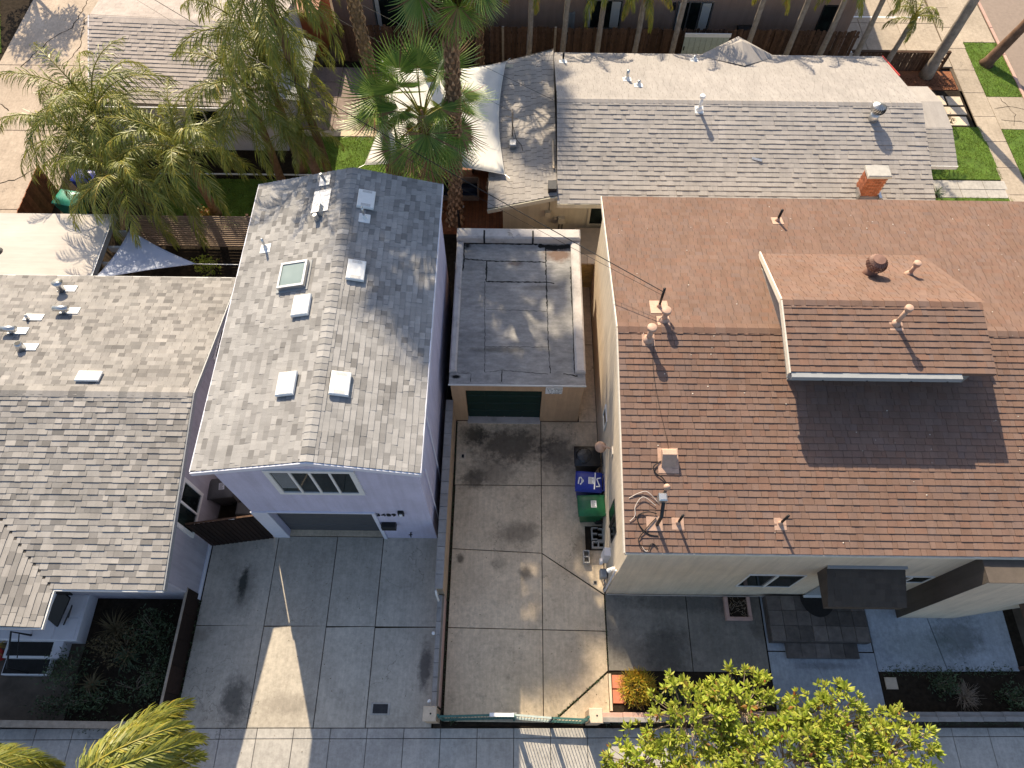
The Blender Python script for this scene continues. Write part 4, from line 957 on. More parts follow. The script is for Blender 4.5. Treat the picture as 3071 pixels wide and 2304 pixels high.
BX("eave_board", roof, "wall_white", -16.6, 22.38, 2.72, -9.6, 22.42, 2.86)
part("gable_awning", MB().add([(-9.55,23.4,2.55),(-8.5,23.6,2.2),(-8.5,27.2,2.2),(-9.55,27.4,2.55),(-9.55,23.4,2.48),(-8.5,23.6,2.13),(-8.5,27.2,2.13),(-9.55,27.4,2.48)], [(0,1,2,3),(7,6,5,4),(0,4,5,1),(1,5,6,2),(2,6,7,3),(3,7,4,0)]), "gutter_paint", H)
window(H, 'x', 23.2, -13.2, -12.0, 1.0, 2.1, -1, 2, "trim_white", .07, .04)

# ------------------------------------------------------------------ flat patio cover
H = thing("patio_cover", "flat pale patio roof with dark gooseneck pipe at the left edge", "patio cover", (-16.5, 15.7, 0))
part("roof", MB().cbox(-20, 14.2, 2.45, -14.25, 17.2, 2.62, .02), "roll_roof_tan", H)
BX("fascia", H, "gutter_paint", -14.249, 14.2, 2.38, -14.20, 17.2, 2.64); BX("drip_edge", H, "metal_galv", -14.199, 14.2, 2.60, -14.17, 17.2, 2.65)
for y in (14.5, 15.2, 15.9, 16.6): BX("rafter_tail", H, "gutter_paint", -14.198, y, 2.1, -13.75, y+.08, 2.36)
for y in (14.4, 17.0): BX("post", H, "post_wood", -14.45, y-.05, -.1, -14.35, y+.05, 2.45)
part("gooseneck", MB().tube([(-17.75,15.45,2.6),(-17.75,15.5,3.4),(-17.8,15.9,3.9),(-18.2,16.4,4.1)], .05, 10), "metal_dark", H); part("gooseneck_base", MB().lathe([(.2,0),(.12,.05),(.06,.12)], (-17.75,15.45,2.62), 12), "metal_dark", H)

# ------------------------------------------------------------------ apartment block along the top
H = thing("apartment_block", "long pinkish stucco apartment building with sliding glass doors behind the fence", "building", (2, 33, 0))
part("wall", MB().box(-8.4, 30.6, -.1, 15.5, 30.85, 4.1).box(15.25, 30.85, -.1, 15.5, 42, 4.1).box(-8.4, 30.85, -.1, -8.15, 42, 4.1), "stucco_pink", H)
part("roof", MB().box(-8.5, 30.5, 4.1, 15.6, 42, 4.25), "roll_roof_tan", H)
for x0, x1, z0, z1, n in ((-6.5,-3.6,.1,2.1,2), (3.2,4.78,.75,2.08,2), (7.35,8.9,.1,2.05,3), (14.0,14.55,.1,1.95,1)):
    wn = window(H, 'x', 30.6, x0, x1, z0, z1, -1, n, "metal_galv" if n != 1 else "metal_dark", .05, .04, name="sliding_door" if z0 < .5 else "window")
    if n > 1: part("curtain", MB().box(x1-.45, 30.57, z0+.03, x1-.05, 30.582, z1-.03), "blind", wn); part("curtain", MB().box(x0+.04, 30.57, z0+.03, x0+.22, 30.582, z1-.03), "blind", wn)
lp = part("wall_lamp", MB().cbox(7.1, 30.45, 1.75, 7.22, 30.599, 2.05, .02), "metal_dark", H)
tag(part("garden_shed", MB().box(-11.8, 29.4, -.1, -8.9, 32, 2.1).box(-11.9, 29.3, 2.1, -8.8, 32.1, 2.2), "rust_panel"), "rust-orange shed beside the apartment block at the top", "shed")
bq = thing("barbecue", "black barbecue grill standing against the apartment wall", "barbecue", (10.6, 30.1, 0))
part("fire_bowl", MB().cbox(10.2, 29.9, .75, 11.0, 30.3, 1.0, .05), "metal_black", bq); part("lid", MB().xprism([(29.9,1.0),(30.3,1.0),(30.28,1.18),(30.1,1.25),(29.94,1.16)], 10.2, 11.0), "metal_black", bq)
for x in (10.25, 10.95):
    for y in (29.95, 30.25): part("leg", MB().tube([(x,y,-.05),(x,y,.75)], .02, 6), "metal_dark", bq)
part("side_shelf", MB().box(11.0,29.95,.88,11.35,30.25,.91), "metal_dark", bq)
tag(part("leaning_board", MB().box(2.6,30.35,.0,2.68,30.5,1.6).box(2.3,30.45,0,2.6,30.5,1.55), "gutter_paint"), "grey board leaning on the apartment wall left of the window", "board")

# ------------------------------------------------------------------ fences
def board_fence(name, label, x0, x1, y, h, mat, wd=.14, posts=True, rails=True, hv=.05, kids="picket"):
    f = thing(name, label, "fence", ((x0+x1)/2, y, 0))
    n = int((x1-x0)/wd); cache = {}
    for k in range(n):
        hh = round(h + random.uniform(-hv, hv), 2)
        if hh not in cache: cache[hh] = MB().add([(-wd/2+.006,-.01,-.1),(wd/2-.006,-.01,-.1),(wd/2-.006,.01,-.1),(-wd/2+.006,.01,-.1),(-wd/2+.006,-.01,hh-.03),(wd/2-.006,-.01,hh-.03),(wd/2-.006,.01,hh-.03),(-wd/2+.006,.01,hh-.03),(-wd/2+.03,-.01,hh),(wd/2-.03,-.01,hh),(wd/2-.03,.01,hh),(-wd/2+.03,.01,hh)],
                          [(0,1,5,4),(1,2,6,5),(2,3,7,6),(3,0,4,7),(4,5,9,8),(5,6,10,9),(6,7,11,10),(7,4,8,11),(8,9,10,11)]).mesh(kids, mat)
        inst(kids, cache[hh], Matrix.Translation((x0+wd*(k+.5), y+random.uniform(-.008,.008), 0)) @ Matrix.Rotation(random.uniform(-.012,.012), 4, 'Y'), f)
    if rails:
        for z in (.35, h-.35): BX("rail", f, mat, x0, y+.02, z, x1, y+.06, z+.09)
    return f
f = board_fence("board_fence", "tall weathered brown picket fence in front of the apartment block", -8.2, 15.4, 29.05, 1.8, "fence_wood")
for x in (-5.2, -2.7, -.6, 1.75, 6.6, 9.1, 11.6): BX("post", f, "post_wood" if x in (1.75, -.6) else "fence_wood", x-.05, 28.93, -.1, x+.05, 29.03, 1.86)
f = board_fence("board_fence", "low dark wood slat fence ending at the side street pavement", 15.4, 19.7, 28.9, .86, "fence_wood", .16)
BX("cap_rail", f, "fence_wood", 15.3, 28.83, .88, 19.75, 28.99, .93); BX("post", f, "fence_wood", 19.7, 28.85, -.1, 19.8, 28.97, .95)
g = thing("plank_gate", "pale green plank gate leaning in front of the brown fence", "gate", (8.5, 28.7, 0))
for k in range(8): part("plank", MB().box(7.5+.25*k, 28.70, .0, 7.5+.25*k+.235, 28.73, 1.82), "gate_pale", g)
BX("top_rail", g, "print_white", 7.48, 28.66, 1.68, 9.52, 28.699, 1.86); BX("latch", g, "metal_black", 7.54, 28.68, 1.0, 7.59, 28.699, 1.2)
f = thing("slat_fence", "horizontal slat fence beyond the blue shade sail", "fence", (-12, 17.9, 0))
for k in range(15): BX("slat", f, "slat_wood", -14.35, 17.88, .05+.118*k, -7.6, 17.905, .05+.118*k+.075)
for x in (-14.3, -12.2, -9.9, -7.9): BX("post", f, "fence_wood", x-.05, 17.906, -.1, x+.05, 18.0, 1.82)
f = thing("side_fence", "short rust-brown board fence between the back driveway and the bins", "fence", (-18.7, 19, 0))
for k in range(24): BX("board", f, "fence_rust", -18.72, 17.3+.14*k, -.1, -18.69, 17.3+.14*k+.13, 1.5+random.uniform(-.02,.02))
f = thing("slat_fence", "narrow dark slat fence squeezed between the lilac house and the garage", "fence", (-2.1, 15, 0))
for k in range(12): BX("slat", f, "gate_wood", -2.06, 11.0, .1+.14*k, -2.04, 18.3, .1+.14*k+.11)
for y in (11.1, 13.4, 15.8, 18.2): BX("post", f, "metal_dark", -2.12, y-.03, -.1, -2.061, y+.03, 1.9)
# wooden side gate between the two houses on the left
g = thing("side_gate", "dark wood double gate between the two grey-roofed houses", "gate", (-8.4, 6.2, 0))
for k in range(14):
    a = k/14; x = -9.33 + 1.895*a; y = 6.06 + .28*a
    part("board", MB().box(x, y-.012, .02, x+.1352, y+.012, 2.10+.0*k), "gate_wood", g)
part("top_rail", beam(MB(), (-9.33, 6.09, 2.12), (-7.40, 6.37, 2.12), .05, .04), "fence_wood", g); part("rail", beam(MB(), (-9.33, 6.10, .5), (-7.40, 6.38, .5), .05, .1), "gate_wood", g)
BX("latch", g, "metal_galv", -8.2, 6.24, 2.1, -7.95, 6.27, 2.13)
for name, lab, args in (("garden_wall", "dark timber bed wall beside the left driveway", [(-9.40, 1.06+.7*k, -9.35, 1.06+.7*k+.69) for k in range(5)]), ("garden_wall", "dark timber bed wall along the pavement, front left", [(-9.42-1.2*k-1.19, .93-.012*k, -9.42-1.2*k, 1.03-.012*k) for k in range(6)])):
    f = thing(name, lab, "wall", (args[0][0], args[0][1], 0))
    for a in args: part("timber", MB().cbox(a[0], a[1], -.1, a[2], a[3], .95 if a[2]-a[0] < .1 else .5, .008), "gate_wood", f)
    a = args
    part("cap", MB().box(min(p[0] for p in a)-.01, min(p[1] for p in a)-.01, .951 if a[0][2]-a[0][0] < .1 else .501, max(p[2] for p in a)+.01, max(p[3] for p in a)+.01, .97 if a[0][2]-a[0][0] < .1 else .53), "post_wood", f)

# ------------------------------------------------------------------ block walls
W = thing("block_wall", "grey-capped peach block wall between the two driveways", "wall", (-2.0, 6, 0))
def blocks(W, x0, x1, y0, y1, z0, z1, mat, L=.40, Hh=.20, core="mortar"):
    BX("core", W, core, x0+.012, y0+.004, z0, x1-.012, y1-.004, z1)
    r = 0; z = z0
    while z < z1-.02:
        h = min(Hh, z1-z); o = 0 if r % 2 else L/2; y = y0-o
        while y < y1-.01:
            a, b = max(y, y0), min(y+L, y1)
            if b-a > .03: part("block", MB().box(x0, a+.005, z+.005, x1, b-.005, z+h-.005), mat, W)
            y += L
        z += Hh; r += 1
blocks(W, -2.08, -1.90, 4.5, 10.48, -.1, 1.5, "block_peach")
for k in range(15): part("cap_block", MB().cbox(-2.12, 4.48+.4*k+.004, 1.5, -1.885, 4.48+.4*k+.396, 1.60, .012), "block_cap", W)
blocks(W, -2.05, -1.90, 1.5, 4.48, -.1, .7, "block_pink")
for k in range(8): part("cap_block", MB().cbox(-2.10, 1.49+.373*k+.004, .7, -1.96, 1.49+.373*k+.37, .77, .01), "block_cap", W)
for y in (1.62, 3.4): part("globe_lamp", MB().lathe([(.02,0),(.05,.03),(.05,.07),(.02,.1)], (-2.16,y,.72), 10), "print_white", W, True)
part("downspout", MB().tube([(-2.1,4.46,1.45),(-2.08,4.36,1.3),(-2.06,4.3,.8)], .03, 8), "trim_white", W)
for nm, lab, x0 in (("gate_pillar", "beige pillar at the left end of the green gate", -2.24), ("gate_pillar", "beige pillar at the right end of the green gate", 2.17)):
    p = part(nm, MB().cbox(x0, 1.11, -.1, x0+.33, 1.45, 1.25, .015), "block_peach"); tag(p, lab, "pillar"); part("cap", MB().cbox(x0-.015, 1.095, 1.251, x0+.345, 1.465, 1.30, .015), "stone_pale", p)
    part("cap_hole", MB().tube([(x0+.19,1.28,1.30),(x0+.19,1.28,1.303)], .025, 10), "metal_black", p)
W = thing("front_wall", "low pinkish front garden wall right of the gate pillar", "wall", (8, 1.35, 0))
for k in range(20):
    x = 2.56+.62*k
    part("block", MB().cbox(x+.004, 1.20+.008*k, -.1, x+.616, 1.42+.008*k, .42, .01), "block_pink" if k < 9 else "block_cap", W); part("coping", MB().cbox(x+.002, 1.17+.008*k, .421, x+.618, 1.30+.008*k, .47, .008), "block_cap", W)
W = thing("block_wall", "yellow block retaining wall behind the flat-roofed garage", "wall", (2.8, 16.3, 0))
BX("core", W, "mortar", 2.27, 16.22, -.1, 4.6, 17.9, 1.39)
for r in range(7):
    for k in range(7):
        x = 2.28 + .41*k - (.2 if r % 2 else 0); a, b = max(2.28, x), min(4.6, x+.40)
        if b-a > .03: part("block", MB().box(a, 16.19, -.1+.215*r, b, 16.219, -.1+.215*r+.2), "block_yellow", W)
for k in range(6): part("cap_block", MB().cbox(2.28+.41*k, 16.17, 1.392, 2.28+.41*k+.4, 16.6, 1.45, .01), "stone_pale", W)

# ------------------------------------------------------------------ green driveway gate
g = thing("driveway_gate", "green metal mesh driveway gate across the middle driveway", "gate", (.1, 1.25, 0))
def leafgate(a, b, z0, z1, mat):
    a, b = Vector(a), Vector(b); t = b-a; n = int(t.length/.085)
    up = Vector((0,0,1))
    lf = part("gate_frame", beam(beam(beam(beam(beam(MB(), a+up*z1, b+up*z1, .05, .05), a+up*z0, b+up*z0, .05, .05), a+up*.38, b+up*.38, .03, .13), a+up*z0, a+up*z1, .06, .06), b+up*z0, b+up*z1, .06, .06), mat, g)
    for k in range(1, n): part("bar", beam(MB(), a+t*(k/n)+up*z0, a+t*(k/n)+up*z1, .014, .014), mat, lf)
leafgate((-1.80, 1.20, 0), (.14, 1.27, 0), .06, 1.55, "gate_green"); leafgate((.20, 1.26, 0), (1.14, 1.20, 0), .06, 1.50, "gate_pale"); leafgate((1.17, 1.20, 0), (2.08, 1.17, 0), .06, 1.50, "gate_green")
BX("top_cap", g, "metal_white", -.48, 1.21, 1.585, .16, 1.30, 1.61)
for x in (-1.83, .17, 2.11): part("post", MB().box(x-.025, 1.2, -.1, x+.025, 1.26, 1.6), "gate_green", g)
part("latch", MB().cbox(.10,1.29,.95,.24,1.35,1.1,.02), "metal_galv", g)

# ------------------------------------------------------------------ rubbish bins
def bin_(name, label, cx, cy, rot, mat, h=1.02, lx=.84, ly=.68, stick=True, marks=False, group=None, lidmat=None):
    t = thing(name, label, "bin", (cx, cy, 0), group)
    Mx = Matrix.Translation((cx, cy, 0)) @ Matrix.Rotation(rot, 4, 'Z')
    a, b, c, d = lx/2-.03, ly/2-.03, lx/2-.13, ly/2-.11
    body = MB().add([(-c,-d,.04),(c,-d,.04),(c,d,.04),(-c,d,.04),(-a,-b,h-.1),(a,-b,h-.1),(a,b,h-.1),(-a,b,h-.1),(-a-.02,-b-.02,h-.1),(a+.02,-b-.02,h-.1),(a+.02,b+.02,h-.1),(-a-.02,b+.02,h-.1),(-a-.02,-b-.02,h-.045),(a+.02,-b-.02,h-.045),(a+.02,b+.02,h-.045),(-a-.02,b+.02,h-.045)],
        [(3,2,1,0),(0,1,5,4),(1,2,6,5),(2,3,7,6),(3,0,4,7),(4,5,9,8),(5,6,10,9),(6,7,11,10),(7,4,8,11),(8,9,13,12),(9,10,14,13),(10,11,15,14),(11,8,12,15),(12,13,14,15)])
    part("body", body.xf(Mx), mat, t)
    # domed lid
    lid = MB(); nx, ny = 9, 7
    vs = []
    for j in range(ny):
        for i in range(nx):
            u, v = i/(nx-1)*2-1, j/(ny-1)*2-1
            e = max(abs(u), abs(v)); z = h-.03 + .085*(1-e**4) + (.018 if (abs(v) < .72 and -.8 < u < .7) else 0)
            rr = 1 - .035*(abs(u)**6)*(abs(v)**6)
            vs.append((u*lx/2*rr, v*ly/2*rr, z))
    lid.add(vs, [(j*nx+i, j*nx+i+1, (j+1)*nx+i+1, (j+1)*nx+i) for j in range(ny-1) for i in range(nx-1)])
    rim = [(x, y) for x, y in ((-lx/2,-ly/2),(lx/2,-ly/2),(lx/2,ly/2),(-lx/2,ly/2))]
    lid.add([(x,y,h-.03) for x,y in rim]+[(x,y,h-.075) for x,y in rim], [(i,(i+1)%4,4+(i+1)%4,4+i) for i in range(4)])
    ld = part("lid", lid.xf(Mx), lidmat or mat, t, True)
    part("handle", MB().tube([(lx/2-.02,-ly/2+.06,h-.02),(lx/2+.06,-ly/2+.08,h-.01),(lx/2+.06,ly/2-.08,h-.01),(lx/2-.02,ly/2-.06,h-.02)], .02, 8).xf(Mx), mat, t)
    for s in (-1, 1): part("wheel", MB().tube([(lx/2-.12, s*(ly/2-.10), .13), (lx/2-.12, s*(ly/2-.04), .13)], .13, 16).xf(Mx), "wheel_plastic", t)
    if stick:
        st = part("sticker", MB().box(-.02,-.10,h+.078,.15,.12,h+.081).xf(Mx), "print_white", ld)
        mb = MB()
        for k in range(6): mb.box(.0,-.085+.034*k,h+.0812,.13-random.uniform(0,.05),-.072+.034*k,h+.0822)
        part("print", mb.xf(Mx), "print_dark", st)
    if marks:
        mb = MB()
        for p in (((-.33,-.12),(-.30,.10)), ((-.27,-.14),(-.17,-.02)), ((-.17,-.02),(-.27,.10)), ((-.22,-.08),(-.22,.05)), ((.22,-.18),(.34,-.16)), ((.34,-.16),(.24,.08)), ((.24,.08),(.36,.12)), ((.17,-.27),(.19,.28))):
            z = h+.066 if abs(p[0][0]) > .25 else h+.079
            beam(mb, (*p[0], z), (*p[1], z), .035, .012)
        part("painted_marks", mb.xf(Mx), "print_white", ld)
    return t
b = bin_("wheelie_bin", "black wheelie bin with shiny bag-like lid, uppermost of the three by the wall", 2.43, 8.82, 0, "bin_black", stick=False)
part("bag", MB().lathe([(.02,1.12),(.18,1.115),(.25,1.09),(.28,1.04)], (2.33,8.82,0), 14), "vinyl_black", b, True)
bin_("wheelie_bin", "blue recycling wheelie bin with white marks, middle of three by the wall", 2.44, 7.95, R(-4), "bin_blue", marks=True)
bin_("wheelie_bin", "green wheelie bin with white sticker, lowest of three by the wall", 2.49, 7.18, R(2), "bin_green")
bin_("wheelie_bin", "grey lidded bin in the passage behind the dark wood gate", -9.02, 7.6, R(8), "bin_grey", lx=.80, ly=.66)
bin_("wheelie_bin", "teal green bin by the rust-brown board fence under the palms", -17.5, 19.45, R(-12), "bin_teal", stick=False, lx=.9, ly=.75)
bin_("wheelie_bin", "dark blue bin behind the teal one under the palms", -17.2, 20.6, R(-10), "bin_blue", stick=False)
tag(part("storage_box", MB().cbox(-8.6, 6.9, 0, -7.9, 7.3, .55, .03), "bin_grey"), "low dark storage box just behind the wooden side gate", "box")
def cinder(label, x, y, rot):
    t = MB()
    t.box(-.2,-.1,0,.2,-.07,.19).box(-.2,.07,0,.2,.1,.19).box(-.2,-.07,0,-.165,.07,.19).box(.165,-.07,0,.2,.07,.19).box(-.018,-.07,0,.018,.07,.19)
    tag(part("cinder_block", t.xf(Matrix.Translation((x, y, -.02)) @ Matrix.Rotation(rot, 4, 'Z')), "block_grey"), label, "block", "cinder blocks by the wall")
cinder("hollow grey concrete block standing nearest below the green bin", 2.66, 6.55, R(90)); cinder("hollow concrete block tight against the house wall below the green bin", 2.83, 6.52, R(90)); cinder("hollow concrete block lying crosswise at the front of the group by the wall", 2.76, 6.20, 0)
cinder("single hollow concrete block left alone on the driveway", 2.37, 5.82, R(90))
for lab, x, y, w2, h2 in (("dark metal meter lid set in the left driveway", -3.60, 1.47, .27, .16), ("small round metal lid by the gas meter", 2.62, 5.06, .06, .06)):
    t = part("meter_lid", MB().cbox(x-w2, y-h2, -.03, x+w2, y+h2, .012, .006), "concrete_walk"); tag(t, lab, "meter lid")
    part("cover", MB().box(x-w2+.06 if w2 > .1 else x-w2+.02, y-h2+.04 if h2 > .1 else y-h2+.02, .012, x+w2-.06 if w2 > .1 else x+w2-.02, y+h2-.04 if h2 > .1 else y+h2-.02, .016), "metal_dark", t)
t = part("drain_cover", MB().cbox(-1.72, 9.05, -.02, -1.50, 9.32, .012, .01), "stone_pale"); tag(t, "small pale drain cover beside the block wall near the garage", "drain"); part("grate", MB().box(-1.65,9.12,.012,-1.57,9.24,.016), "metal_black", t)
for k, y in enumerate((1.86, 2.25)): tag(part("paver", MB().cbox(2.98, y-.18, -.02, 3.34, y+.18, .03, .008), "paver_red"), ("square terracotta paver nearer the gate beside the golden bush", "square terracotta paver farther from the gate beside the golden bush")[k], "paver", "terracotta pavers")
tag(part("stepping_stone", MB().cbox(10.84, 2.14, -.02, 11.18, 2.46, .03, .01), "stone_pale"), "rectangular stepping stone in the dark bed by the walk", "stone")
tag(part("edging_strip", MB().cbox(2.885, 1.48, -.1, 2.955, 2.46, .06, .008), "stone_pale"), "narrow pale kerb between driveway corner and planting bed", "kerb")
t = thing("low_shed", "dark wooden boards of a low shed at the right edge of the front yard", "shed", (15.4, 3.6, 0))
for k in range(8): part("board", MB().add([(14.75+.0*k,2.6+.27*k,1.0),(16.6,2.75+.27*k,1.5),(16.6,2.75+.27*k+.26,1.5),(14.75,2.6+.27*k+.26,1.0),(14.75,2.6+.27*k,.97),(16.6,2.75+.27*k,1.47),(16.6,2.75+.27*k+.26,1.47),(14.75,2.6+.27*k+.26,.97)], [(0,1,2,3),(7,6,5,4),(0,4,5,1),(1,5,6,2),(2,6,7,3),(3,7,4,0)]), "fence_wood", t)
for y in (2.7, 4.6): BX("post", t, "fence_wood", 14.82, y, -.1, 14.9, y+.08, .98)
t = thing("folding_chair", "folded black chair leaning on the white porch under the roof corner", "chair", (-12.9, 3.9, .5))
part("seat", beam(MB(), (-13.2, 3.6, .6), (-12.75, 4.3, 1.15), .45, .05), "metal_black", t)
for d in (0, .35): part("leg", MB().tube([(-12.9+d*.2, 3.55+d*.6, .52), (-12.45, 3.9+d*.2, 1.15)], .02, 6), "metal_black", t)
part("backrest", beam(MB(), (-12.75, 4.28, 1.1), (-12.75, 4.36, 1.6), .4, .04), "metal_black", t)

# ------------------------------------------------------------------ deck, sofa, sails
D = struct("deck", MB().box(-3.2, 18.55, -.1, -.43, 24.4, .34), "interior")
for k in range(20): part("deck_board", MB().cbox(-3.2+.139*k+.003, 18.6, .345, -3.2+.139*k+.134, 24.4, .385, .004), "deck_wood", D)
BX("deck_edge", D, "deck_wood", -3.22, 18.52, .2, -.42, 18.598, .39)
t = thing("outdoor_sofa", "low navy outdoor sofa with pale wood frame on the deck", "sofa", (-2.2, 20.5, .39))
for a in ((-2.9,20.1,.39,-1.42,20.16,.62), (-1.48,20.161,.39,-1.42,20.9,.85), (-2.9,20.161,.39,-2.84,20.9,.85), (-2.839,20.84,.39,-1.481,20.9,.9)): part("frame", MB().box(*a), "slat_wood", t)
for k in range(2): part("cushion", MB().cbox(-2.82+.67*k, 20.18, .5, -2.17+.67*k, 20.8, .66, .04), "cushion_navy", t)
part("bolster", MB().tube([(-2.1,20.35,.74),(-1.5,20.35,.74)], .09, 12), "cushion_navy", t)
t = thing("outdoor_shelf", "dark wooden log rack with pale stones beside the deck", "shelf", (-1.2, 21.9, .39))
for z in (.6, 1.0): BX("shelf", t, "gate_wood", -1.75, 21.6, z, -.85, 22.1, z+.06)
for x in (-1.75, -.9): BX("upright", t, "gate_wood", x, 21.59, .39, x+.06, 22.11, 1.2)
for k in range(4): tag(part("log", MB().tube([(-1.15+.03*k, 20.7+.22*k, .46), (-.7, 20.78+.22*k, .46)], .11, 10), "stone_pale"), ("pale cut log nearest the garage in the row beside the deck rack", "second pale cut log from the garage end beside the deck rack", "third pale cut log from the garage end beside the deck rack", "pale cut log farthest from the garage beside the deck rack")[k], "log", "logs on the deck")
tag(part("glass_globe", MB().lathe([(.01,0),(.05,.02),(.06,.06),(.04,.1),(.01,.12)], (-2.05,19.75,.386), 12), "print_white"), "small white globe lamp on the deck below the sofa", "lamp")
for k, y in enumerate((20.95, 21.75)): tag(part("stepping_stone", MB().cbox(-4.1, y, -.05, -3.5, y+.55, .035, .02), "stone_pale"), ("pale square stepping stone beside the deck, nearer one", "pale square stepping stone beside the deck, farther one")[k], "stone", "stepping stones by the deck")
def sail(name, label, mat, corners, sag=.16, dish=.25, n=14):
    c = [Vector(p) for p in corners]; k = len(c); vs, fs = [], []
    cen = sum(c, Vector())/k - Vector((0,0,dish))
    ring = []
    for i in range(k):
        a, b = c[i], c[(i+1) % k]
        for t in np.linspace(0, 1, n, endpoint=False):
            p = a.lerp(b, t); p = p.lerp(cen, sag*4*t*(1-t)); ring.append(p)
    L = 8
    for j in range(L):
        f = j/L
        for p in ring:
            q = p.lerp(cen, f); q.z = p.z*(1-f) + cen.z*f - .0*f; vs.append(q)
    m = len(ring); vs.append(cen)
    fs = [(j*m+i, j*m+(i+1) % m, (j+1)*m+(i+1) % m, (j+1)*m+i) for j in range(L-1) for i in range(m)] + [((L-1)*m+i, (L-1)*m+(i+1) % m, L*m) for i in range(m)]
    t = thing(name, label, "shade sail", cen)
    o = part("cloth", MB().add(vs, fs), mat, t, True)
    md = o.modifiers.new("thick", 'SOLIDIFY'); md.thickness = .006
    part("edge_rope", MB().tube(ring+[ring[0]], .012, 6), mat, t)
    for p in c: part("corner_cable", MB().tube([p, p + (p-cen).normalized()*.3 + Vector((0,0,.04))], .01, 6), "metal_galv", t)
    return t
sail("shade_sail", "large white shade sail stretched over the deck behind the fan palm", "sail_white", [(-5.55, 19.6, 2.75), (-.36, 19.1, 2.85), (-.42, 25.25, 2.85), (-5.25, 25.0, 2.85)], .10, .15)
s2_ = sail("shade_sail", "blue-grey triangular shade sail in the shaded back yard", "sail_blue", [(-13.65, 16.7, 2.35), (-14.1, 14.35, 2.6), (-10.95, 15.2, 2.4)], .10, .12)
part("tension_wire", MB().tube([(-10.95,15.2,2.4),(-7.4,15.1,2.5)], .012, 6), "metal_white", s2_)
tag(part("white_edging", MB().tube([(-15.0,21.63,.12),(-12,21.63,.15),(-9.0,21.64,.14),(-6.6,21.66,.12)], .035, 8), "metal_white"), "thin white pipe lying along the lawn under the palms", "pipe")

# ------------------------------------------------------------------ overhead cables
def wire(label, a, b, sag, r=.014, name="overhead_cable"):
    a, b = Vector(a), Vector(b)
    tag(part(name, MB().tube([a.lerp(b, t) - Vector((0,0,sag*4*t*(1-t))) for t in np.linspace(0, 1, 25)], r, 6), "cable_black"), label, "cable")
wire("thick service cable from the brown roof mast up to the top left", (4.0, 11.2, 6.6), (-18.4, 27.0, 7.6), .25, .013)
wire("thinner cable running close beneath the thick service cable", (4.0, 11.2, 6.45), (-18.6, 27.0, 7.35), .5, .006)
wire("thin cable from the pale annex roof edge towards the top left", (1.55, 21.6, 4.0), (-16.0, 31.5, 6.5), .2, .006)
wire("thin cable from the annex aerial mast towards the top left", (-.15, 21.2, 3.9), (-14.0, 29.5, 6.0), .2, .006)
# ================================================================== vegetation
def feather_frond(seed, L, e0, bend, n=44, ll=.5, wd=.032, mats=("palm_green", "palm_yellow"), yellow=.1, droop=1.0):
    rd = random.Random(seed); mb = MB()
    K = 18; pts = [Vector((0,0,0))]; tn = []
    for i in range(K):
        s = (i+.5)/K; th = e0 - bend*s**1.35
        t = Vector((math.cos(th), rd.uniform(-.015,.015), math.sin(th))); tn.append(t); pts.append(pts[-1] + t*L/K)
    tn.append(tn[-1])
    mb.tube(pts, [.028*(1-.85*i/K)+.003 for i in range(K+1)], 5, 1)
    for i in range(n):
        s = .10 + .90*(i/(n-1))**.95; f = s*K; k = min(int(f), K-1); p = pts[k].lerp(pts[k+1], f-k); t = tn[k]
        up = Vector((0,0,1)); side = t.cross(up); side = side.normalized() if side.length > .05 else Vector((0,1,0)); nr = side.cross(t)
        l0 = ll * (.45 + .75*math.sin(math.pi*min(1, s*.85+.12)))
        for sg in (-1, 1):
            a = R(rd.uniform(48, 68) - 32*s); el = rd.uniform(-.35, .65)
            d = (t*math.cos(a) + side*sg*math.sin(a)*math.cos(el) + nr*math.sin(el)*.75).normalized()
            l = l0*rd.uniform(.8, 1.15); q = p + t*rd.uniform(-.01, .02)
            w2 = t.cross(d).cross(d); w2 = (t - d*t.dot(d)); w2 = w2.normalized()*wd*.5 if w2.length > .01 else nr*wd*.5
            st = []; cur = q.copy(); dd = d.copy()
            for j, (fl, fw) in enumerate(((0, .5), (.3, 1.0), (.65, .85), (1.0, .08))):
                if j:
                    prev = ((0, .5), (.3, 1.0), (.65, .85), (1.0, .08))[j-1][0]
                    dd = (dd + Vector((0,0,-.42*droop*j*rd.uniform(.6,1.2)))).normalized(); cur = cur + dd*l*(fl-prev)
                st += [cur - w2*fw, cur + w2*fw]
            mb.add(st, [(0,1,3,2),(2,3,5,4),(4,5,7,6)], 2 if rd.random() < yellow else 0)
    return mb.mesh("frond", [mats[0], "palm_yellow", mats[1]])
FR = {}
def frond_set(key, seeds, L, ll, mats, yellow, n=44, wd=.032, droop=1.):
    FR[key] = []
    for i, (e0, bend) in enumerate(((1.25, 1.5), (.95, 1.9), (.65, 2.0), (.35, 1.8), (.0, 1.5), (-.35, 1.15))):
        for k in range(2): FR[key].append(feather_frond(seeds*50+i*2+k, L*(1-.12*(i == 0))*(1+.06*k), e0, bend, n, ll, wd, mats, yellow, droop))
frond_set("queen", 1, 3.1, .64, ("palm_green", "palm_yellow"), .22, 50, .029, .75)
frond_set("king", 2, 1.75, .42, ("palm_green", "palm_yellow"), .25, 36, .036)
frond_set("gold", 3, 1.75, .42, ("palm_yellow", "palm_gold"), .35, 36, .036)
frond_set("near", 4, 2.4, .52, ("palm_green", "palm_yellow"), .4, 110, .028, .9)

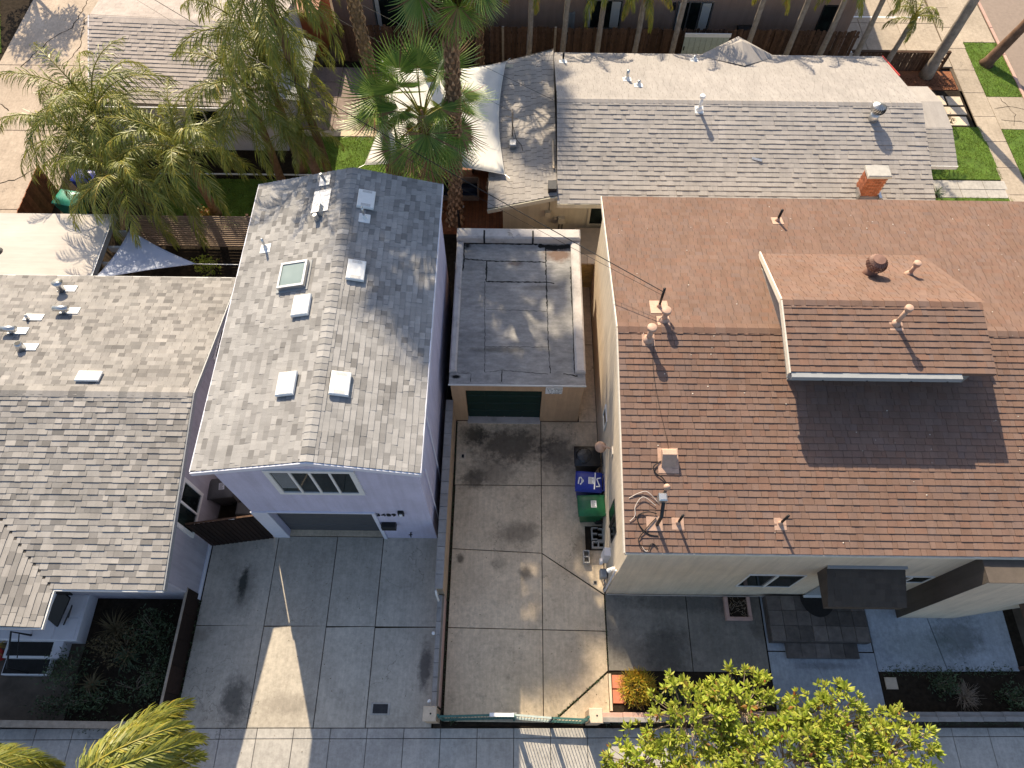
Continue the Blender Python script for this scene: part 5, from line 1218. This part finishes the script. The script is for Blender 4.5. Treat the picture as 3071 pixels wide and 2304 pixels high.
def trunk_mesh(base, top, r0, r1, bow=(0,0), mat="bark_palm", n=12, k=14, rings=.0):
    b, t = Vector(base), Vector(top); pts, rs = [], []
    for i in range(k+1):
        s = i/k; p = b.lerp(t, s) + Vector((bow[0], bow[1], 0))*4*s*(1-s)*.25
        pts.append(p); rs.append(r0 + (r1-r0)*s**.8 + rings*(i % 2) + (.35*r0*(1-s*8) if s < .125 else 0))
    return MB().tube(pts, rs, n), pts, rs
def feather_palm(label, base, top, key, nf, r0=.17, r1=.12, mat="bark_palm", group="feather palms", azs=None, name="feather_palm", scale=1., sel=None, low=5):
    t = thing(name, label, "palm tree", base, group)
    mb, pts, rs = trunk_mesh(base, top, r0, r1, (random.uniform(-.15,.15), random.uniform(-.15,.15)), mat, 12, 16, .008)
    tr = part("trunk", mb, mat, t, True)
    tp = Vector(top)
    part("crown_shaft", MB().tube([tp-Vector((0,0,.35)), tp, tp+Vector((0,0,.35)), tp+Vector((0,0,.6))], [r1, r1*1.35, r1*.9, .03], 10), "palm_yellow", t, True)
    ga = random.uniform(0, 6.28)
    for i in range(nf):
        az = ga + i*2.39996; lvl = min(low, int(i/nf*(low+1))) if sel is None else random.choice(sel)
        if azs: az, lvl = azs[i % len(azs)]
        me = FR[key][lvl*2 + random.randint(0, 1)]
        off = Vector((math.cos(az), math.sin(az), 0))*.06
        inst("frond", me, Matrix.Translation(tp + off + Vector((0,0,.30-.06*lvl))) @ Matrix.Rotation(az, 4, 'Z') @ Matrix.Rotation(random.uniform(-.25,.25), 4, 'X') @ Matrix.Scale(scale*random.uniform(.88,1.1), 4), t)
    return t
QG = "feather palms in the back yard on the left"
feather_palm("leftmost feather palm, spreading over the cracked driveway and the bins", (-15.2, 20.9, 0), (-14.75, 20.2, 4.4), "queen", 26, group=QG, scale=1.0)
feather_palm("feather palm drooping over the slat fence beside the blue sail", (-12.0, 19.6, 0), (-11.6, 18.9, 3.9), "queen", 22, group=QG, scale=.95)
feather_palm("feather palm arching in front of the tan roof and its pale wall", (-9.6, 21.2, 0), (-9.3, 20.6, 5.1), "queen", 24, group=QG, scale=1.0)
feather_palm("tallest feather palm, standing left of the fan palms", (-7.4, 20.9, 0), (-7.6, 20.6, 9.2), "queen", 28, group=QG, scale=.95)
feather_palm("short feather palm with rough brown trunk on the green lawn", (-7.45, 20.2, 0), (-7.75, 20.0, 4.0), "queen", 20, .2, .16, group=QG, scale=.55)
feather_palm("full feather palm in front of the rust-orange shed", (-8.9, 22.0, 0), (-8.8, 21.7, 6.2), "queen", 24, group=QG, scale=.95)
feather_palm("low feather palm hanging over the teal and blue bins", (-16.6, 20.9, 0), (-16.3, 20.4, 3.1), "queen", 24, group=QG, scale=.85)
feather_palm("yellowing feather palm reaching over the corner of the flat patio roof", (-13.5, 18.4, 0), (-13.6, 18.0, 3.5), "queen", 26, group=QG, scale=.88)
feather_palm("golden-green palm leaning into the bottom left from the street", (-8.3, -.6, 0), (-8.15, -.3, 6.4), "near", 18, .18, .13, group="street palms at the bottom left", azs=[(.70,2),(.40,2),(.55,3),(.25,3),(.10,2),(.80,3),(.33,1),(.62,1),(-.15,3),(-.4,2),(-.7,3),(3.9,3),(4.3,3),(5.0,2),(5.6,3),(4.6,2),(5.3,3),(.45,1)])
feather_palm("golden palm at the far bottom left corner of the street", (-12.4, -1.3, 0), (-10.35, .25, 6.1), "near", 13, .18, .13, scale=.68, group="street palms at the bottom left", azs=[(-.15,3),(-.3,3),(-.42,2),(-.55,3),(-.75,3),(4.4,2),(4.9,3),(3.6,2),(4.3,3),(5.0,2),(3.9,1),(-.35,2),(4.0,1)])
KG = "slim palms along the brown fence"
LAB = ("golden-fronded palm behind the far corner of the white sail", "slim palm before the fence right of the pale wooden post", "slim palm in front of the apartment window", "palm with a long yellow drooping frond before the fence", "slim palm in front of the sliding glass door", "slim palm right of the pale green plank gate", "slim palm between gate and fence end, fourth from the side street", "slim palm by the dark doorway, third from the side street", "slim palm at the parking lot end, second from the side street")
for i, (x, top, key) in enumerate(((.55,4.3,"gold"), (2.08,4.9,"king"), (3.65,4.3,"king"), (5.29,3.9,"gold"), (7.0,4.9,"gold"), (10.3,4.8,"gold"), (12.14,4.6,"king"), (13.61,4.3,"king"), (15.31,4.4,"king"))):
    feather_palm(LAB[i], (x, 28.45, 0), (x + random.uniform(-.1,.15), 28.5, top), key, 10, .13, .10, "bark_grey", KG, scale=1.0 if i != 3 else .95, low=4)
feather_palm("small palm with low fronds beside the low slat fence", (16.9, 28.5, 0), (17.1, 28.55, 2.7), "king", 9, .13, .10, "bark_grey", KG, low=4, scale=.8)
feather_palm("stout grey palm in the bark-chip bed by the side street", (18.98, 28.45, 0), (19.2, 28.6, 7.5), "king", 12, .24, .17, "bark_grey", KG, low=4)

def fan_leaf(seed, Lp, e0, rad, sag, mats=("fan_green", "fan_dry"), tilt=.5, drytip=.1):
    rd = random.Random(seed); mb = MB(); K = 8
    pts = [Vector((0,0,0))]; th = e0
    for i in range(K):
        th = e0 - sag*((i+.5)/K)**1.5; pts.append(pts[-1] + Vector((math.cos(th), 0, math.sin(th)))*Lp/K)
    mb.tube(pts, [.022-.0012*i for i in range(K+1)], 5, 1)
    o = pts[-1]; a = th - tilt
    t = Vector((math.cos(a), 0, math.sin(a))); s = Vector((0,1,0)); n = t.cross(s) * -1
    N = 38; span = R(128); dphi = 2*span/N
    for i in range(N):
        ph = -span + dphi*(i+.5); l = rad*(1 - .28*(abs(ph)/span)**2)*rd.uniform(.92, 1.06)
        d = t*math.cos(ph) + s*math.sin(ph); e = -t*math.sin(ph) + s*math.cos(ph)
        lift = .10*abs(ph)/span
        dr = rd.uniform(.05, .3)
        P = lambda r, wv, z: o + d*r + e*wv + n*(z + lift*r)
        h = dphi*.5
        r1, r2, r3 = .42*l, .72*l, l
        mb.add([P(.03,0,0), P(r1,-r1*h,0), P(r1,0,.018), P(r1,r1*h,0), P(r2,-r1*h*.62,-dr*.06), P(r2,r1*h*.62,-dr*.06), P(r3,-.004,-dr*.45), P(r3,.004,-dr*.45)],
               [(0,1,2),(0,2,3),(1,4,2),(2,4,5),(2,5,3),(4,6,7,5)], 2 if rd.random() < drytip else 0)
    return mb.mesh("fan_leaf", [mats[0], "palm_yellow", mats[1]])
FAN = [fan_leaf(100+i*3+k, 1.35*(1-.04*i), e0, 1.08, sg, tilt=tl, drytip=.03+.05*i) for i, (e0, sg, tl) in enumerate(((1.35,.35,.2), (1.0,.5,.2), (.65,.6,.3), (.3,.7,.35), (-.1,.7,.45), (-.55,.6,.6))) for k in range(2)]
DRY = [fan_leaf(200+k, .8, -.9, .62, .5, ("fan_dry", "fan_green"), .4, .05) for k in range(3)]
bm_ = MB().add([(0,-.075,0),(0,.075,0),(.075,.05,.15),(.075,-.05,.15),(.035,-.018,.25),(.035,.018,.25),(.0,0,.12),(.09,0,.10)], [(0,7,3),(0,1,7),(1,2,7),(7,2,3),(3,2,5,4),(0,3,4,6),(1,6,5,2)])
BOOT = bm_.mesh("leaf_base", "palm_boot")
def fan_palm(label, base, top, nl, r0, r1, group, scale=1., dry=6, zmin=0., maxboots=300, bow=(0,0), low=6):
    t = thing("fan_palm", label, "palm tree", base, group)
    mb, pts, rs = trunk_mesh(base, top, r0, r1, bow, "bark_palm", 14, 24)
    tr = part("trunk", mb, "bark_palm", t, True)
    L = (Vector(top)-Vector(base)).length; rows = int(L/.19); nb = 0
    per = max(4, int(2*math.pi*r0/.19))
    for k in range(rows):
        s = (k+.5)/rows; f = s*24; i = min(int(f), 23); c = pts[i].lerp(pts[i+1], f-i); r = rs[i]
        if c.z < zmin: continue
        for j in range(per):
            if nb >= maxboots: break
            a = 2*math.pi*(j + .5*(k % 2))/per + random.uniform(-.12,.12)
            inst("leaf_base", BOOT, Matrix.Translation(c + Vector((math.cos(a)*r*.93, math.sin(a)*r*.93, 0))) @ Matrix.Rotation(a, 4, 'Z') @ Matrix.Rotation(random.uniform(-.2,.15), 4, 'Y') @ Matrix.Scale(random.uniform(.75,1.05)*(.8+.2*r/.2), 4), tr); nb += 1
    tp = Vector(top); ga = random.uniform(0, 6.28)
    part("crown_heart", MB().tube([tp-Vector((0,0,.3)), tp, tp+Vector((0,0,.4))], [r1*1.1, r1*1.3, .04], 10), "palm_boot", t, True)
    for i in range(nl):
        az = ga + i*2.39996; lvl = min(5, int((i/nl)**.9*6))
        inst("fan_leaf", FAN[lvl*2 + i % 2], Matrix.Translation(tp + Vector((math.cos(az)*.08, math.sin(az)*.08, .25-.09*lvl))) @ Matrix.Rotation(az, 4, 'Z') @ Matrix.Rotation(random.uniform(-.35,.35), 4, 'X') @ Matrix.Scale(scale*random.uniform(.85,1.1), 4), t)
    for i in range(dry):
        az = random.uniform(0, 6.28)
        inst("dry_fan_leaf", DRY[i % 3], Matrix.Translation(tp + Vector((math.cos(az)*.1, math.sin(az)*.1, -.35-.1*(i % 3)))) @ Matrix.Rotation(az, 4, 'Z') @ Matrix.Scale(scale*random.uniform(.8,1.05), 4), t)
FG = "fan palms beside the deck"
fan_palm("low fan palm whose whole crown of glossy fans shows before the white sail", (-3.05, 19.6, 0), (-3.2, 19.65, 4.85), 32, .19, .14, FG, 1.22, 5)
fan_palm("tall fan palm with thick cross-hatched trunk right of the low fan palm", (-2.34, 19.0, 0), (-1.9, 19.1, 10.4), 30, .24, .19, FG, .98, 16, bow=(.3,0))
fan_palm("tall fan palm trunk rising from the lawn left of the low fan palm", (-4.95, 21.7, 0), (-5.5, 21.9, 12.6), 84, .22, .17, FG, 1.25, 30)
fan_palm("brown fan palm trunk close behind the low fan palm by the fence", (-4.2, 27.0, 0), (-4.6, 27.1, 13.6), 30, .2, .16, None, 1.15, 10, 0., 260)

fan_palm("slim grey fan palm trunk before the fence at the sail's far corner", (-1.66, 28.6, 0), (-1.5, 28.5, 7.4), 34, .15, .12, None, 1.1, 8, 0., 60)
# ------------------------------------------------------------------ broadleaf tree at the bottom right
def whorl(seed, nl=11, L=.17, mats=("tree_leaf", "tree_leaf_red"), red=.03):
    rd = random.Random(seed); mb = MB()
    for i in range(nl):
        az = i*2.39996 + rd.uniform(-.2,.2); el = rd.uniform(-.25, .85) if i > 2 else rd.uniform(.8, 1.2); l = L*rd.uniform(.75, 1.15)
        d = Vector((math.cos(az)*math.cos(el), math.sin(az)*math.cos(el), math.sin(el))); s = Vector((-math.sin(az), math.cos(az), 0)); n = d.cross(s)*-1
        w_ = l*.17; c = n*.012
        p1, p2, p3 = d*l*.35, d*l*.7 - n*l*.05, d*l - n*l*.18
        mb.add([d*.02, p1-s*w_, p1-c, p1+s*w_, p2-s*w_*.8, p2-c, p2+s*w_*.8, p3], [(0,1,2),(0,2,3),(1,4,5,2),(2,5,6,3),(4,7,5),(5,7,6)], 1 if rd.random() < red else 0)
    mb.tube([Vector((0,0,-.12)), Vector((0,0,.02))], .006, 4, 1)
    return mb.mesh("leaf_cluster", list(mats))
WH = [whorl(300+i, 9+i % 4, .135+.016*(i % 4), red=.02 if i < 6 else .25) for i in range(8)]
T = thing("broadleaf_tree", "bright green broadleaf tree with whorled leaves in front of the brown house", "tree", (6.3, -.9, 0))
lobes = [((4.3,1.05,3.9),(1.15,.95,.75)), ((5.45,1.25,4.1),(.95,.9,.75)), ((3.1,.1,3.5),(.85,.75,.6)), ((7.3,.95,4.05),(1.05,.95,.75)), ((6.3,.2,4.3),(1.4,1.0,.8)), ((8.9,.45,3.7),(.95,.9,.7)), ((8.3,-.6,4.1),(1.3,1.0,.8)), ((4.6,-.7,4.2),(1.4,1.0,.8)), ((6.5,-1.4,4.4),(1.5,1.0,.8)), ((2.5,-.5,3.4),(.6,.6,.5))]
trunk = MB().tube([(6.3,-.9,-.1),(6.28,-.88,1.0),(6.35,-.8,2.0)], [.24,.17,.15], 10)
part("trunk", trunk, "bark_brown", T, True)
for (c, r) in lobes:
    c = Vector(c); a = Vector((6.35,-.8,1.9)); mid = a.lerp(c, .5) + Vector((random.uniform(-.15,.15), random.uniform(-.15,.15), .25))
    part("limb", MB().tube([a, mid, c + Vector((0,0,.2))], [.09,.06,.02], 7), "twig_pale", T, True)
pos = []
for li, (c, r) in enumerate(lobes):
    n = int(145*r[0]*r[1])
    for i in range(n):
        d = Vector(rng.normal(0, 1, 3)).normalized(); d.z = abs(d.z)*.9 - .12
        k = random.uniform(.72, 1.08) + .10*math.sin(5*d.x+li*2)*math.cos(4*d.y+li)
        p = Vector((c[0]+d.x*r[0]*k, c[1]+d.y*r[1]*k, c[2]+d.z*r[2]*k))
        pos.append((p, d))
rest = MB(); tw = MB()
sc = []
for p, d in pos:
    pr = project(p); sc.append(1/pr[2] + (p.z*.05) if pr and -40 < pr[0] < 3110 and pr[1] < 2340 else 0)
order = sorted(range(len(pos)), key=lambda i: -sc[i]); cnt = 0
base_w = [[(Vector(v.co), ) for v in me.vertices] for me in WH]
for rank, i in enumerate(order):
    p, d = pos[i]; ax = (d*.7 + Vector((0,0,.8)) + Vector((-.12,.25,0)) + Vector(rng.normal(0,.18,3))).normalized()
    Mx = Matrix.Translation(p) @ ax.to_track_quat('Z', 'Y').to_matrix().to_4x4() @ Matrix.Rotation(random.uniform(0,6.28), 4, 'Z') @ Matrix.Scale(random.uniform(.85,1.25), 4)
    w_i = random.choice((0,1,2,3,4,5,0,1,2,3,4,5,6,7)) if random.random() < .6 else random.randint(0, 5)
    if sc[i] > 0 and cnt < 300: inst("leaf_cluster", WH[w_i], Mx, T); cnt += 1
    else:
        me = WH[w_i]; b = len(rest.v)
        rest.v += [tuple(Mx @ v.co) for v in me.vertices]
        for f in me.polygons: rest.f.append([b+q for q in f.vertices]); rest.m.append(f.material_index)
    if random.random() < .6: tw.tube([p + Vector((0,0,-.02)), p - d*.3 - Vector((0,0,.10)), p - d*.7 - Vector((0,0,.25))], [.005,.009,.014], 4)
o = part("inner_foliage", rest, ["tree_leaf", "tree_leaf_red"], T); o["kind"] = "stuff"
o = part("twigs", tw, "twig_pale", T); o["kind"] = "stuff"

# ------------------------------------------------------------------ other trees
def leafy_tree(label, base, fork, r0, lobes, mat, nl, ls=.16, name="street_tree", lean=None):
    t = thing(name, label, "tree", base)
    b, f = Vector(base), Vector(fork); mid = b.lerp(f, .5) + (Vector(lean) if lean else Vector())
    part("trunk", MB().tube([b-Vector((0,0,.1)), b+Vector((0,0,.15)), mid, f], [r0*1.7, r0*1.1, r0*.9, r0*.75], 12), "bark_brown", t, True)
    mb = MB()
    for c, r in lobes:
        c = Vector(c); part("limb", MB().tube([f, f.lerp(c, .6)+Vector((0,0,.2)), c], [r0*.5, r0*.3, r0*.1], 8), "bark_brown", t, True)
        for i in range(nl):
            d = Vector(rng.normal(0, 1, 3)).normalized()*r*random.uniform(.4, 1.05); p = c + d*Vector((1,1,.7)).length/1.58
            q = Vector(rng.normal(0,1,3)).normalized()*ls; w_ = q.cross(Vector(rng.normal(0,1,3))).normalized()*ls*.3
            mb.add([p-q, p+w_, p+q, p-w_], [(0,1,2,3)])
    o = part("crown", mb, mat, t); o["kind"] = "stuff"
leafy_tree("brown-trunked street tree on the grass strip at the top right", (22.1, 29.35, 0), (23.3, 29.9, 3.3), .24, [((23.9,30.5,5.5),1.5), ((25.2,30.0,5.6),1.4), ((24.3,31.6,6.2),1.5)], "shrub_dark", 700, .14, lean=(.1,0,.1))
leafy_tree("broadleaf street tree beyond the top left corner shading the driveway", (-25.6, 37.2, 0), (-25.3, 37.0, 2.6), .2, [((-25.6,36.6,4.6),1.3), ((-24.4,36.4,4.9),1.2), ((-25.0,37.4,5.6),1.4), ((-23.6,36.9,4.4),.9)], "shrub_dark", 520, .17)

# ------------------------------------------------------------------ shrubs and garden plants
def shrub(label, c, r, n, ls, mat, name="shrub", stems=6, up=.3, thin=.32):
    t = thing(name, label, "shrub", (c[0], c[1], 0)); mb = MB(); st = MB()
    for k in range(stems):
        a = random.uniform(0, 6.28); e = Vector((c[0]+math.cos(a)*r[0]*.6, c[1]+math.sin(a)*r[1]*.6, c[2]+random.uniform(0,.4)*r[2]))
        st.tube([(c[0], c[1], -.05), Vector((c[0], c[1], 0)).lerp(e, .5)+Vector((0,0,.1)), e], [.02,.013,.006], 5)
    for i in range(n):
        d = Vector(rng.normal(0,1,3)).normalized()*random.uniform(.35,1.05)
        k = 1 + .25*math.sin(d.x*5+c[0])*math.cos(d.y*6+c[1])
        p = Vector((c[0]+d.x*r[0]*k, c[1]+d.y*r[1]*k, max(.02, c[2]+d.z*r[2]*k)))
        q = (d*up + Vector(rng.normal(0,.6,3)) + Vector((0,0,.3))).normalized()*ls*random.uniform(.6,1.3); w_ = q.cross(Vector(rng.normal(0,1,3))).normalized()*ls*thin
        mb.add([p-q, p+w_, p+q, p-w_], [(0,1,2,3)])
    part("stems", st, "twig", t); o = part("foliage", mb, mat, t); o["kind"] = "stuff"
    return t
def strap_plant(label, c, n, L, mat, wd=.035, el=(.2,1.3), name="strap_plant", droop=.6):
    t = thing(name, label, "plant", c); mb = MB()
    for i in range(n):
        az = random.uniform(0, 6.28); e = random.uniform(*el); l = L*random.uniform(.6,1.15); cur = Vector(c); st = []
        s = Vector((-math.sin(az), math.cos(az), 0))
        for j, w_ in enumerate((.7,1,.8,.45,.05)):
            if j: e -= droop*.3*j*random.uniform(.5,1.2); cur = cur + Vector((math.cos(az)*math.cos(e), math.sin(az)*math.cos(e), math.sin(e)))*l/4
            st += [cur-s*wd*w_*.5, cur+s*wd*w_*.5]
        mb.add(st, [(2*j, 2*j+1, 2*j+3, 2*j+2) for j in range(4)])
    o = part("leaves", mb, mat, t)
    return t
# golden stick bush by the gate
t = thing("golden_bush", "golden orange-tipped stick bush beside the terracotta pavers", "shrub", (3.7, 2.05, 0)); mb = MB(); m2 = MB()
for i in range(1900):
    d = Vector(rng.normal(0,1,3)).normalized(); d.z = abs(d.z); k = random.uniform(.45,1.0)
    p = Vector((3.64+d.x*.52*k, 2.08+d.y*.5*k, .12+d.z*.8*k)); q = (d*.6 + Vector((0,.05,.7)) + Vector(rng.normal(0,.32,3))).normalized()*random.uniform(.08,.19)
    (mb if k > .55 else m2).tube([p, p+q], [.007,.0045], 3, cap=False)
o = part("sticks", mb, "firestick", t); o["kind"] = "stuff"
o = part("inner_sticks", m2, "tree_leaf", t); o["kind"] = "stuff"
part("stem", MB().tube([(3.7,2.05,-.05),(3.7,2.07,.4)], [.05,.03], 8), "twig", t)
shrub("dense dark shrub in the left bed nearest the driveway", (-10.35, 3.45, .45), (.75,.75,.5), 900, .055, "shrub_dark")
shrub("dark shrub at the front of the left bed by the steps", (-12.55, 2.35, .35), (.7,.65,.45), 700, .055, "shrub_dark")
shrub("low dark ground plant in the middle front of the left bed", (-10.6, 1.9, .2), (.9,.6,.3), 600, .05, "shrub_dark")
shrub("dark plant mass behind the timber wall at bottom left", (-12.6, 1.45, .2), (.9,.35,.3), 500, .05, "shrub_dark")
strap_plant("dry brown spiky grass clump in the left bed", (-11.55, 3.5, .1), 110, .75, "shrub_dry", .02, (.3,1.4))
shrub("brownish rounded shrub filling the middle of the left bed", (-11.2, 3.0, .35), (.8,.7,.4), 900, .05, "shrub_dry")
shrub("dark rounded shrub at the timber corner of the left bed", (-9.95, 2.3, .35), (.45,.9,.4), 800, .05, "shrub_dark")
shrub("rounded green shrub in the front middle of the left bed", (-11.7, 1.6, .3), (.8,.45,.35), 700, .05, "shrub_dark")
shrub("pale dried flower heads below the brown grass clump", (-11.75, 3.05, .35), (.45,.25,.2), 160, .045, "shrub_dry")
strap_plant("reddish strap-leaved plant low in the left bed", (-11.8, 2.0, .1), 46, .55, "shrub_dry", .04, (.1,1.1))
strap_plant("long-leaved green plant between shrubs in the left bed", (-11.0, 2.75, .1), 40, .6, "shrub_dark", .04, (.3,1.2))
strap_plant("green agave-like plant beside the slat fence under the palms", (-11.5, 19.05, 0), 34, .75, "fan_green", .07, (.4,1.3), droop=.2)
shrub("orange-leaved croton by the agave under the palms", (-12.2, 19.2, .4), (.4,.35,.35), 260, .07, "tree_leaf_red")
strap_plant("yellowing plant in the red pot at the left edge of the porch steps", (-14.75, 2.95, .3), 40, .4, "palm_gold", .03, (.3,1.3))
tag(part("flower_pot", MB().lathe([(.14,-.02),(.2,.28),(.22,.32),(.18,.32)], (-14.75,2.75,0), 14), "paint_red"), "red flower pot beside the porch steps", "pot")
shrub("dark round shrub in the right front bed", (12.35, 2.25, .35), (.42,.38,.4), 500, .05, "shrub_dark")
t = thing("bare_shrub", "pale leafless twiggy shrub in the right front bed", "shrub", (13.0, 2.0, 0)); mb = MB()
for i in range(90):
    d = Vector(rng.normal(0,1,3)).normalized(); d.z = abs(d.z)*.6; e = Vector((13.0, 2.0, .1)) + d*random.uniform(.25,.5); mdl = Vector((13.0,2.0,.05)).lerp(e, .55) + Vector(rng.normal(0,.04,3))
    mb.tube([(13.0,2.0,0), mdl, e], [.010,.006,.003], 4)
    for k in range(2): mb.tube([mdl, mdl.lerp(e,.6)+Vector(rng.normal(0,.10,3))], [.005,.002], 3)
part("twigs", mb, "twig_pale", t)
shrub("wide dark shrub at the right end of the front bed", (14.3, 1.95, .35), (.6,.4,.4), 550, .05, "shrub_dark")
shrub("small dark shrub half hidden behind the golden bush", (4.75, 1.95, .3), (.5,.4,.35), 420, .055, "shrub_dark")
shrub("leafy shrub below the broadleaf tree in the front bed", (6.3, 1.95, .3), (.7,.4,.35), 500, .055, "shrub_dark")
shrub("yellow-tipped shrub under the blue sail near the lilac house", (-8.6, 15.7, .5), (.45,.5,.5), 320, .07, "tree_leaf")
shrub("yellow-green shrub beyond the tip of the blue sail", (-11.6, 16.6, .5), (.5,.4,.5), 360, .07, "tree_leaf")
shrub("small dark plant before the apartment wall left of the window", (1.4, 30.0, .5), (.6,.3,.5), 300, .1, "shrub_dark")
strap_plant("spiky plant against the white house end beside the garden path", (17.5, 21.2, .0), 36, .5, "shrub_dark", .03, (.2,1.3))
shrub("small grey-brown shrub beside the stepping path", (19.0, 25.3, .2), (.35,.3,.25), 200, .05, "shrub_dry")
# weeds and litter along joints: uncountable
mb = MB()
def weeds(x0, y0, x1, y1, n, sp, h=.05, wv=.012):
    for i in range(n):
        s = random.random(); p = Vector((x0+(x1-x0)*s+random.gauss(0,sp), y0+(y1-y0)*s+random.gauss(0,sp), .0)); a = random.uniform(0,6.28); l = h*random.uniform(.4,1.5)
        d = Vector((math.cos(a)*l*.7, math.sin(a)*l*.7, l*.6)); e = Vector((-math.sin(a), math.cos(a), 0))*wv
        mb.add([p-e, p+e, p+d], [(0,1,2)])
weeds(-1.84, 1.5, -1.86, 10.4, 420, .012); weeds(1.3, 1.25, 2.85, 2.5, 160, .015); weeds(-12, 1.0, -9.3, 1.0, 500, .10, .08); weeds(-9.3, 1.2, -9.3, 4.4, 160, .02); weeds(2.6, 1.13, 7, 1.2, 260, .05, .06); weeds(-1.6, 1.2, -1.4, 1.25, 60, .05, .08); weeds(11.0, 1.25, 15, 1.28, 160, .02); weeds(10.9, 2.62, 14.6, 2.66, 500, .09, .08); weeds(2.88, 2.5, 2.9, 4.6, 60, .01)
tag(part("weeds", mb, "shrub_dark"), "small weeds growing along the slab joints and wall bases", "weeds", kind="stuff")
mb = MB()
for i in range(260):
    x, y = random.choice(((random.uniform(-9,-2.2), random.uniform(1,6.2)), (random.uniform(-1.7,2.8), random.uniform(1.3,10)), (random.uniform(-12,12), random.uniform(-.6,.8)))); a = random.uniform(0,6.28); l = random.uniform(.008,.03)
    d, e = Vector((math.cos(a)*l, math.sin(a)*l, 0)), Vector((-math.sin(a)*l*.35, math.cos(a)*l*.35, 0)); p = Vector((x, y, .009))
    mb.add([p-d, p+e, p+d+Vector((0,0,.008)), p-e], [(0,1,2,3)])
tag(part("leaf_litter", mb, "shrub_dry"), "scattered dead leaf scraps on the concrete", "leaf litter", kind="stuff")
